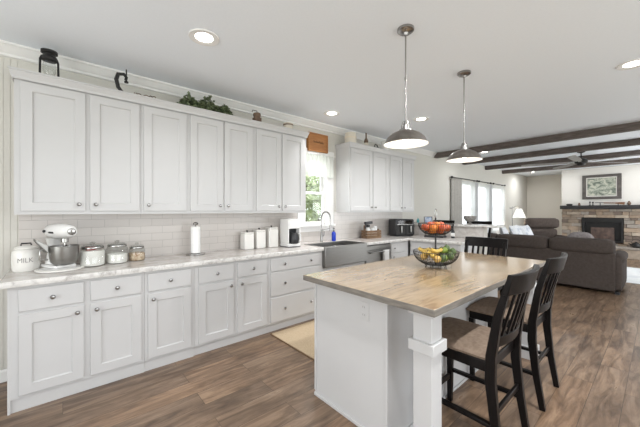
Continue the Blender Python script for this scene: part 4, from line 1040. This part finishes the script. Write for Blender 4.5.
for i, (x, y, h_, lab) in enumerate(((4.17, 3.37, 0.17, 'white rolled cloth in the crate beside the black topped bottle'), (4.245, 3.37, 0.20, 'white rolled cloth at the right side of the crate'))):
    k = MB(); k.lathe([(0.028, 0), (0.032, 0.01), (0.032, h_ - 0.02), (0.02, h_)], n=14); k.build
    tag(k.build('rolled_cloth', M['towel'], smooth=True, loc=(x, y, CT + 0.0115)), lab, 'cloth', 'rolled cloths in the crate')

# air fryer
t = thing('air_fryer', 'black two drawer air fryer in the counter corner', 'air fryer', (4.95, 3.30, CT), -0.42)
k = MB(); k.box(-0.205, 0.205, -0.14, 0.14, 0.01, 0.325); k.build('housing', M['black'], t, bevel=0.03, seg=4)
for sx in (-1, 1):
    k = MB(); k.box(sx * 0.10 - 0.092, sx * 0.10 + 0.092, -0.156, -0.141, 0.03, 0.215); d_ = k.build('basket_front', M['blackmetal'], t, bevel=0.006)
    k = MB(); k.box(sx * 0.10 - 0.016, sx * 0.10 + 0.016, -0.19, -0.157, 0.075, 0.20); k.build('basket_handle', M['steel'], d_, bevel=0.006)
k = MB(); k.box(-0.15, 0.15, -0.146, -0.1405, 0.235, 0.30); k.build('control_panel', M['smoke'], t)
k = MB(); k.box(-0.18, 0.18, -0.12, 0.12, 0, 0.0095); k.build('foot', M['black'], t)
k = MB(); k.box(-0.17, 0.17, -0.144, -0.1405, 0.222, 0.23); k.build('chrome_strip', M['chrome'], t)
t = thing('toaster', 'black and chrome toaster on the peninsula behind the fruit basket', 'toaster', (5.17, 2.72, CT), -PI / 2 + 0.1)
k = MB(); k.box(-0.17, 0.17, -0.085, 0.085, 0.015, 0.17); k.build('housing', M['chrome'], t, bevel=0.03, seg=4)
k = MB(); k.box(-0.172, 0.172, -0.088, 0.088, 0, 0.03); k.box(-0.13, 0.13, -0.045, -0.015, 0.165, 0.172); k.box(-0.13, 0.13, 0.015, 0.045, 0.165, 0.172); k.build('trim', M['black'], t)
k = MB(); k.box(-0.195, -0.171, -0.02, 0.02, 0.11, 0.13); k.build('lever', M['black'], t)
t = thing('sauce_bottle', 'small dark bottle with white label under the raised ledge', 'bottle', (5.25, 2.43, CT))
k = MB(); k.lathe([(0.03, 0), (0.032, 0.01), (0.032, 0.11), (0.012, 0.15), (0.012, 0.19)], n=16); k.build('bottle_body', M['black'], t, smooth=True)
k = MB(); k.lathe([(0.0325, 0.03), (0.033, 0.031), (0.033, 0.09), (0.0325, 0.091)], n=16, cap=False); k.build('bottle_label', M['white'], t, smooth=True)
# ledge things
LZ = 1.1685
t = thing('footed_bowl', 'grey footed ceramic bowl on the raised ledge', 'bowl', (5.60, 2.28, LZ))
k = MB(); k.lathe([(0.05, 0), (0.05, 0.01), (0.02, 0.025), (0.02, 0.04), (0.07, 0.06), (0.10, 0.10), (0.108, 0.15), (0.100, 0.15), (0.09, 0.10), (0.05, 0.07)], n=24); k.build('bowl_body', noisy('speckled_clay', (0.13, 0.12, 0.11), (0.36, 0.34, 0.32), 30, 0.6), t, smooth=True)
for i, (x, y, z, c) in enumerate(((5.60, 2.28, 0.095, 'a'), (5.57, 2.32, 0.12, 'b'), (5.635, 2.25, 0.12, 'c'))):
    k = MB(); k.sphere((0, 0, 0), 0.032, 12, 8); tag(k.build('decorative_ball', M['cream'], smooth=True, loc=(x, y, LZ + z + 0.01)), 'beige ball lying in the footed ledge bowl', 'ball', 'balls in the ledge bowl')
t = thing('photo_frame', 'small photo frame with a blue picture on the raised ledge', 'picture frame', (5.62, 3.10, LZ), -0.7)
k = MB(); k.T = Matrix.Rotation(-0.15, 4, 'X'); k.box(-0.085, 0.085, 0, 0.012, 0.001, 0.13); k.build('frame', M['frame'], t)
k = MB(); k.T = Matrix.Rotation(-0.15, 4, 'X'); k.box(-0.07, 0.07, -0.002, -0.0005, 0.012, 0.118); k.build('photograph', noisy('photo_blue', (0.10, 0.17, 0.32), (0.62, 0.64, 0.68), 14, 0.3), t)
k = MB(); k.bar((0, 0.018, 0.08), (0, 0.065, 0.002), 0.02, 0.004); k.build('easel_leg', M['frame'], t)
t = thing('teal_bottle', 'small teal bottle on the raised ledge near the wall', 'bottle', (5.56, 3.30, LZ))
k = MB(); k.lathe([(0.022, 0), (0.026, 0.008), (0.026, 0.06), (0.009, 0.08), (0.009, 0.10)], n=14); k.build('bottle_body', M['teal'], t, smooth=True)
k = MB(); k.lathe([(0.011, 0.1005), (0.011, 0.118)], n=10); k.build('cap', M['cream'], t, smooth=True)

# ------------------------------------------------------------------ fruit basket on the island
BX, BY, BZ = 2.45, 1.285, 0.9305
t = thing('fruit_basket', 'two tier dark wire fruit basket standing on the island top', 'fruit basket', (BX, BY, BZ))
def wirebowl(name, r, z0, h_, ribs, wr):
    k = MB()
    def pr_(a): return (r * math.sin(a) ** 0.85 if a > 0 else 0.001, z0 + h_ * (1 - math.cos(a)))
    for i in range(ribs):
        th = 2 * PI * i / ribs; pts = []
        for j in range(3, 13):
            rr, z = pr_(PI / 2 * j / 12); pts.append((rr * math.cos(th), rr * math.sin(th), z))
        k.tube(pts, wr, 5)
    for j, w_ in ((3, 1.0), (5, 0.8), (7, 0.8), (9, 0.8), (12, 1.9)):
        rr, z = pr_(PI / 2 * j / 12); k.tube([(rr * math.cos(2 * PI * i / 40), rr * math.sin(2 * PI * i / 40), z) for i in range(40)], wr * w_ if j < 12 else wr * 1.7, 6, closed=True)
    rr, z = pr_(PI / 2 * 3 / 12); k.lathe([(0.012, 0), (rr, 0), (rr, 0.002), (0.012, 0.002)], (0, 0, z - 0.002), 24)
    return k.build(name, M['blackmetal'], t, smooth=True)
wirebowl('lower_bowl', 0.187, 0.012, 0.125, 56, 0.0018)
wirebowl('upper_bowl', 0.145, 0.272, 0.105, 48, 0.0018)
k = MB(); k.tube([(0, 0, 0.02), (0, 0, 0.425)], 0.0075, 10); k.build('centre_pole', M['blackmetal'], t, smooth=True)
k = MB(); k.tube([(0.018 * math.sin(a), 0, 0.465 - 0.040 * math.cos(a)) for a in [2 * PI * i / 20 for i in range(20)]], 0.003, 6, closed=True); k.build('top_loop', M['chrome'], t, smooth=True)
for i in range(8):
    a = 2 * PI * i / 8 + 0.2; k = MB(); k.tube([(0.075 * math.cos(a), 0.075 * math.sin(a), 0.035), (0.09 * math.cos(a), 0.09 * math.sin(a), 0.0025)], 0.0035, 6); k.build('foot', M['blackmetal'], t, smooth=True)
def fruit(kind, x, y, z, r, label, grp, sx=1, sy=1, sz=1, rz=0.0):
    k = MB(); prof = []
    for i in range(12):
        a = PI * i / 11; rr = r * math.sin(a); zz = -r * sz * math.cos(a)
        if kind in ('peach', 'orange') and i >= 10: zz -= r * 0.08
        if kind == 'avocado': rr *= (1 - 0.25 * (i / 11)); 
        prof.append((max(rr, r * 0.03), zz))
    k.lathe(prof, n=18, sx=sx, sy=sy); 
    o = k.build(kind, FRUITM[kind if kind != 'pear' else 'lime'], smooth=True, loc=(BX + x, BY + y, BZ + z), rot=(0, 0, rz))
    tag(o, label, 'fruit', grp)
    s_ = MB(); s_.tube([(0, 0, r * sz * 0.88), (0.002, 0, r * sz + 0.005)], [0.004, 0.002], 6); s_.build('stem', M['rust'], o, smooth=True)
    return o
rnd = random.Random(4)
G1 = 'red and orange fruit in the upper bowl'
tier = [(0.045, 0.318, 4, 0.032), (0.090, 0.342, 8, 0.033), (0.045, 0.366, 4, 0.030)]
n_ = 0
for R_, z, cnt, r in tier:
    for i in range(cnt):
        a = 2 * PI * i / cnt + (0.3 if cnt == 8 else 0.75 if z > 0.36 else 0.0); n_ += 1
        kd = 'orange' if (n_ * 5) % 3 == 0 else 'peach'
        fruit(kd, R_ * math.cos(a), R_ * math.sin(a), z, r, 'round %s fruit piled in the upper bowl of the wire basket' % ('orange' if kd == 'orange' else 'orange red'), G1, sz=0.93)
# lower bowl: bananas left, green fruit right
G2 = 'green fruit in the lower bowl'
R3 = Vector((0.755, -0.656)); F3 = Vector((0.656, 0.755))
def P(u_, d_): p = R3 * u_ + F3 * d_; return p.x, p.y
for i, (u_, d_, z, kd) in enumerate(((0.055, -0.07, 0.085, 'lime'), (0.10, -0.02, 0.10, 'avocado'), (0.045, 0.02, 0.115, 'avocado'), (0.135, 0.03, 0.125, 'lime'), (0.075, 0.06, 0.13, 'avocado'),
                                     (0.015, -0.11, 0.09, 'avocado'), (0.09, -0.09, 0.105, 'avocado'), (0.10, 0.01, 0.155, 'avocado'), (0.06, -0.03, 0.148, 'lime'), (0.03, 0.09, 0.115, 'lime'), (0.125, -0.055, 0.135, 'avocado'))):
    x, y = P(u_, d_); fruit(kd, x, y, z, 0.030 if kd == 'lime' else 0.033, ('pale green' if kd == 'lime' else 'dark green') + ' fruit on the right side of the lower basket bowl', G2, sz=1.1 if kd == 'avocado' else 0.95)
def banana(u_, d_, z, ang, tilt, label):
    k = MB(); pts = []; rs = []
    for i in range(13):
        a = -0.85 + 1.7 * i / 12; pts.append((0.062 * math.sin(a), 0, 0.062 * (1 - math.cos(a)))); rs.append(0.0145 * (1 - (abs(a) / 1.0) ** 5 * 0.85) + 0.001)
    k.tube(pts, rs, 8); x, y = P(u_, d_)
    o = k.build('banana', FRUITM['banana'], smooth=True, loc=(BX + x, BY + y, BZ + z), rot=(tilt, 0, ang)); tag(o, label, 'fruit', 'bananas in the lower bowl')
    s_ = MB(); s_.tube([pts[-1], (pts[-1][0] + 0.006, 0, pts[-1][2] + 0.014)], [0.004, 0.0035], 6); s_.build('stem', M['rust'], o)
LB = 'yellow banana on the left side of the lower basket bowl'
banana(-0.055, -0.075, 0.098, 0.3, 0.3, LB); banana(-0.06, -0.035, 0.118, 0.1, 0.1, LB); banana(-0.065, 0.01, 0.128, -0.4, 0.0, LB); banana(-0.01, -0.045, 0.142, -0.75, 0.2, LB); banana(-0.085, 0.05, 0.135, -1.2, 0.1, LB); banana(-0.10, -0.03, 0.12, -2.2, 0.1, LB)
for u_, d_, z in ((-0.03, -0.115, 0.085), (-0.02, 0.05, 0.11), (0.0, 0.0, 0.12), (-0.10, 0.0, 0.09)):
    x, y = P(u_, d_); k = MB(); k.sphere((0, 0, 0), 0.03, 14, 9, sx=1.35); tag(k.build('squash', FRUITM['squash'], smooth=True, loc=(BX + x, BY + y, BZ + z)), 'small golden squash tucked among the bananas in the lower bowl', 'fruit', 'golden squash in the lower bowl')

# ------------------------------------------------------------------ on top of the cabinets
TZ = 2.4955
t = thing('oil_lantern', 'black oil lantern with clear globe on top of the left cabinets', 'lantern', (-0.085, 3.34, TZ), 0.2)
k = MB(); k.lathe([(0.050, 0), (0.053, 0.01), (0.052, 0.035), (0.03, 0.045)], n=20); k.build('tank', M['blackmetal'], t, smooth=True)
k = MB(); k.lathe([(0.03, 0.046), (0.042, 0.08), (0.044, 0.13), (0.036, 0.165)], n=20, cap=False); k.build('globe', M['jar'], t, smooth=True)
k = MB(); k.lathe([(0.038, 0.166), (0.050, 0.17), (0.050, 0.20), (0.040, 0.21), (0.040, 0.225), (0.055, 0.23), (0.055, 0.25), (0.02, 0.262)], n=20); k.build('chimney_cap', M['blackmetal'], t, smooth=True)
for sx in (-1, 1):
    k = MB(); k.tube([(sx * 0.048, 0, 0.02), (sx * 0.058, 0, 0.05), (sx * 0.056, 0, 0.17), (sx * 0.045, 0, 0.20)], 0.008, 8); k.build('side_tube', M['blackmetal'], t, smooth=True)
t = thing('iron_hook', 'dark iron hook shaped antique on top of the cabinets left of the greenery', 'antique', (0.425, 3.36, TZ), 0.0)
k = MB()
k.tube([(0.07, 0, 0.01), (0.02, 0, 0.03), (-0.03, 0, 0.09), (-0.045, 0, 0.16), (-0.03, 0, 0.215), (0.015, 0, 0.225), (0.035, 0, 0.20), (0.03, 0, 0.17)], [0.012, 0.014, 0.017, 0.018, 0.018, 0.016, 0.014, 0.012], 8)
k.build('iron_arm', M['blackmetal'], t, smooth=True)
k = MB(); k.tube([(0.035, 0, 0.16), (0.035, 0, 0.275)], 0.006, 8); k.lathe([(0.018, 0), (0.018, 0.012)], (0.035, 0, 0.148), 12); k.build('screw', M['blackmetal'], t, smooth=True)
k = MB(); k.box(-0.02, 0.10, -0.03, 0.03, 0, 0.012); k.build('foot_plate', M['rust'], t)
t = thing('iron_chain', 'small heap of brown chain lying right of the iron hook', 'chain', (0.60, 3.34, TZ))
k = MB()
for i in range(9):
    a = 2 * PI * rnd.random(); cx_, cy_, cz_ = -0.08 + 0.021 * i, rnd.uniform(-0.02, 0.02), 0.045 + rnd.uniform(-0.01, 0.018)
    k.tube([(cx_ + 0.018 * math.cos(b_) * math.cos(a), cy_ + 0.018 * math.cos(b_) * math.sin(a), cz_ + 0.012 * math.sin(b_)) for b_ in [2 * PI * j / 12 for j in range(12)]], 0.004, 5, closed=True)
k.build('chain_links', M['rust'], t, smooth=True)
k = MB(); k.box(-0.09, 0.10, -0.04, 0.04, 0, 0.034); k.build('wooden_block', M['rust'], t, bevel=0.006)
# ivy
t = thing('ivy_garland', 'bushy dark green leafy plant on top of the middle cabinets', 'plant', (1.22, 3.38, TZ))
k = MB(); k.box(-0.20, 0.20, -0.06, 0.06, 0, 0.06); k.build('planter', M['crate'], t, bevel=0.01)
k = MB(); rnd2 = random.Random(9)
for i in range(1300):
    a = rnd2.uniform(-1, 1); el = rnd2.random() * PI; q = (0.45 + 0.55 * rnd2.random() ** 0.6)
    env = (1 - abs(a) ** 2.4) ** 0.5 * (0.85 + 0.3 * math.sin(a * 9 + 1))
    c_ = Vector((a * 0.31, -0.02 + 0.085 * q * math.cos(el) * env, max(0.04, 0.02 + 0.175 * q * math.sin(el) * env)))
    d_ = Vector((rnd2.uniform(-1, 1), rnd2.uniform(-1, 0.6), rnd2.uniform(-0.7, 0.9))).normalized(); w_ = d_.cross(Vector((rnd2.uniform(-1, 1), rnd2.uniform(-1, 1), 1))).normalized(); s_ = rnd2.uniform(0.020, 0.034); nn = d_.cross(w_)
    k.f([k.v(c_), k.v(c_ + d_ * s_ * 0.5 + w_ * s_ * 0.6), k.v(c_ + d_ * s_ * 1.2 + nn * s_ * 0.2)]); k.f([k.v(c_), k.v(c_ + d_ * s_ * 1.2 + nn * s_ * 0.2), k.v(c_ + d_ * s_ * 0.5 - w_ * s_ * 0.6)])
k.build('foliage', M['leaf'], t)
k = MB()
for i in range(16):
    a = -0.26 + 0.035 * i; k.tube([(a * 0.5, 0, 0.05), (a * 0.8, -0.02, 0.11), (a, -0.04, 0.10 + 0.03 * math.sin(i * 2))], 0.002, 5)
k.build('stem', M['bark'], t)
t = thing('coffee_grinder', 'small rusty brown mill on top of the cabinets right of the greenery', 'antique mill', (1.86, 3.36, TZ))
k = MB(); k.box(-0.045, 0.045, -0.04, 0.04, 0, 0.10); k.build('mill_box', M['rust'], t, bevel=0.006)
k = MB(); k.lathe([(0.04, 0.101), (0.05, 0.13), (0.045, 0.155), (0.01, 0.17)], n=16); k.build('hopper', M['rust'], t, smooth=True)
k = MB(); k.tube([(0, 0, 0.165), (0, 0, 0.185), (-0.065, 0, 0.185), (-0.065, 0, 0.16)], 0.005, 6); k.build('crank', M['blackmetal'], t, smooth=True)
t = thing('stoneware_bowl', 'small tan stoneware bowl near the window end of the left cabinets', 'bowl', (2.355, 3.38, TZ))
k = MB(); k.lathe([(0.045, 0), (0.06, 0.03), (0.066, 0.10), (0.07, 0.125), (0.06, 0.125), (0.055, 0.06), (0.02, 0.02)], n=22); k.build('bowl_body', M['cream'], t, smooth=True)
k = MB(); k.lathe([(0.0675, 0.095), (0.0695, 0.10), (0.0695, 0.108), (0.0685, 0.112)], n=22, cap=False); k.build('rim_band', M['rust'], t, smooth=True)
t = thing('stoneware_crock', 'cream stoneware crock at the window end of the right cabinets', 'crock', (3.63, 3.40, TZ))
k = MB(); k.lathe([(0.085, 0), (0.095, 0.015), (0.10, 0.16), (0.088, 0.20), (0.092, 0.215), (0.08, 0.215), (0.08, 0.05)], n=26); k.build('crock_body', M['cream'], t, smooth=True)
k = MB(); k.lathe([(0.10, 0.13), (0.1012, 0.131), (0.1012, 0.137), (0.10, 0.138)], n=26, cap=False); k.build('glaze_band', M['tan'], t, smooth=True)
t = thing('glass_bottle', 'slim dark brown bottle on top of the right cabinets', 'bottle', (4.03, 3.40, TZ))
k = MB(); k.lathe([(0.035, 0), (0.038, 0.01), (0.038, 0.15), (0.013, 0.20), (0.012, 0.27), (0.016, 0.272), (0.016, 0.285)], n=18); k.build('bottle_body', M['rust'], t, smooth=True)
k = MB(); k.lathe([(0.0385, 0.04), (0.039, 0.041), (0.039, 0.11), (0.0385, 0.111)], n=18, cap=False); k.build('bottle_label', M['cream'], t, smooth=True)
t = thing('iron_trinket', 'low dark iron trinket right of the slim bottle', 'ornament', (4.28, 3.38, TZ))
k = MB(); k.box(-0.06, 0.06, -0.03, 0.03, 0, 0.07); k.tube([(-0.05, 0, 0.07), (-0.02, 0, 0.12), (0.03, 0, 0.11), (0.05, 0, 0.07)], 0.01, 8); k.build('iron_body', M['blackmetal'], t, bevel=0.005)
t = thing('white_pitcher', 'white ceramic pitcher on top of the right cabinets beside the pendant', 'pitcher', (4.56, 3.40, TZ))
k = MB(); k.lathe([(0.06, 0), (0.08, 0.03), (0.085, 0.10), (0.06, 0.17), (0.065, 0.22), (0.055, 0.22), (0.05, 0.16)], n=22); k.build('pitcher_body', M['ceramic'], t, smooth=True)
k = MB(); k.tube([(0.06, 0, 0.20), (0.115, 0, 0.19), (0.12, 0, 0.11), (0.083, 0, 0.07)], 0.008, 8); k.build('handle', M['ceramic'], t, smooth=True)
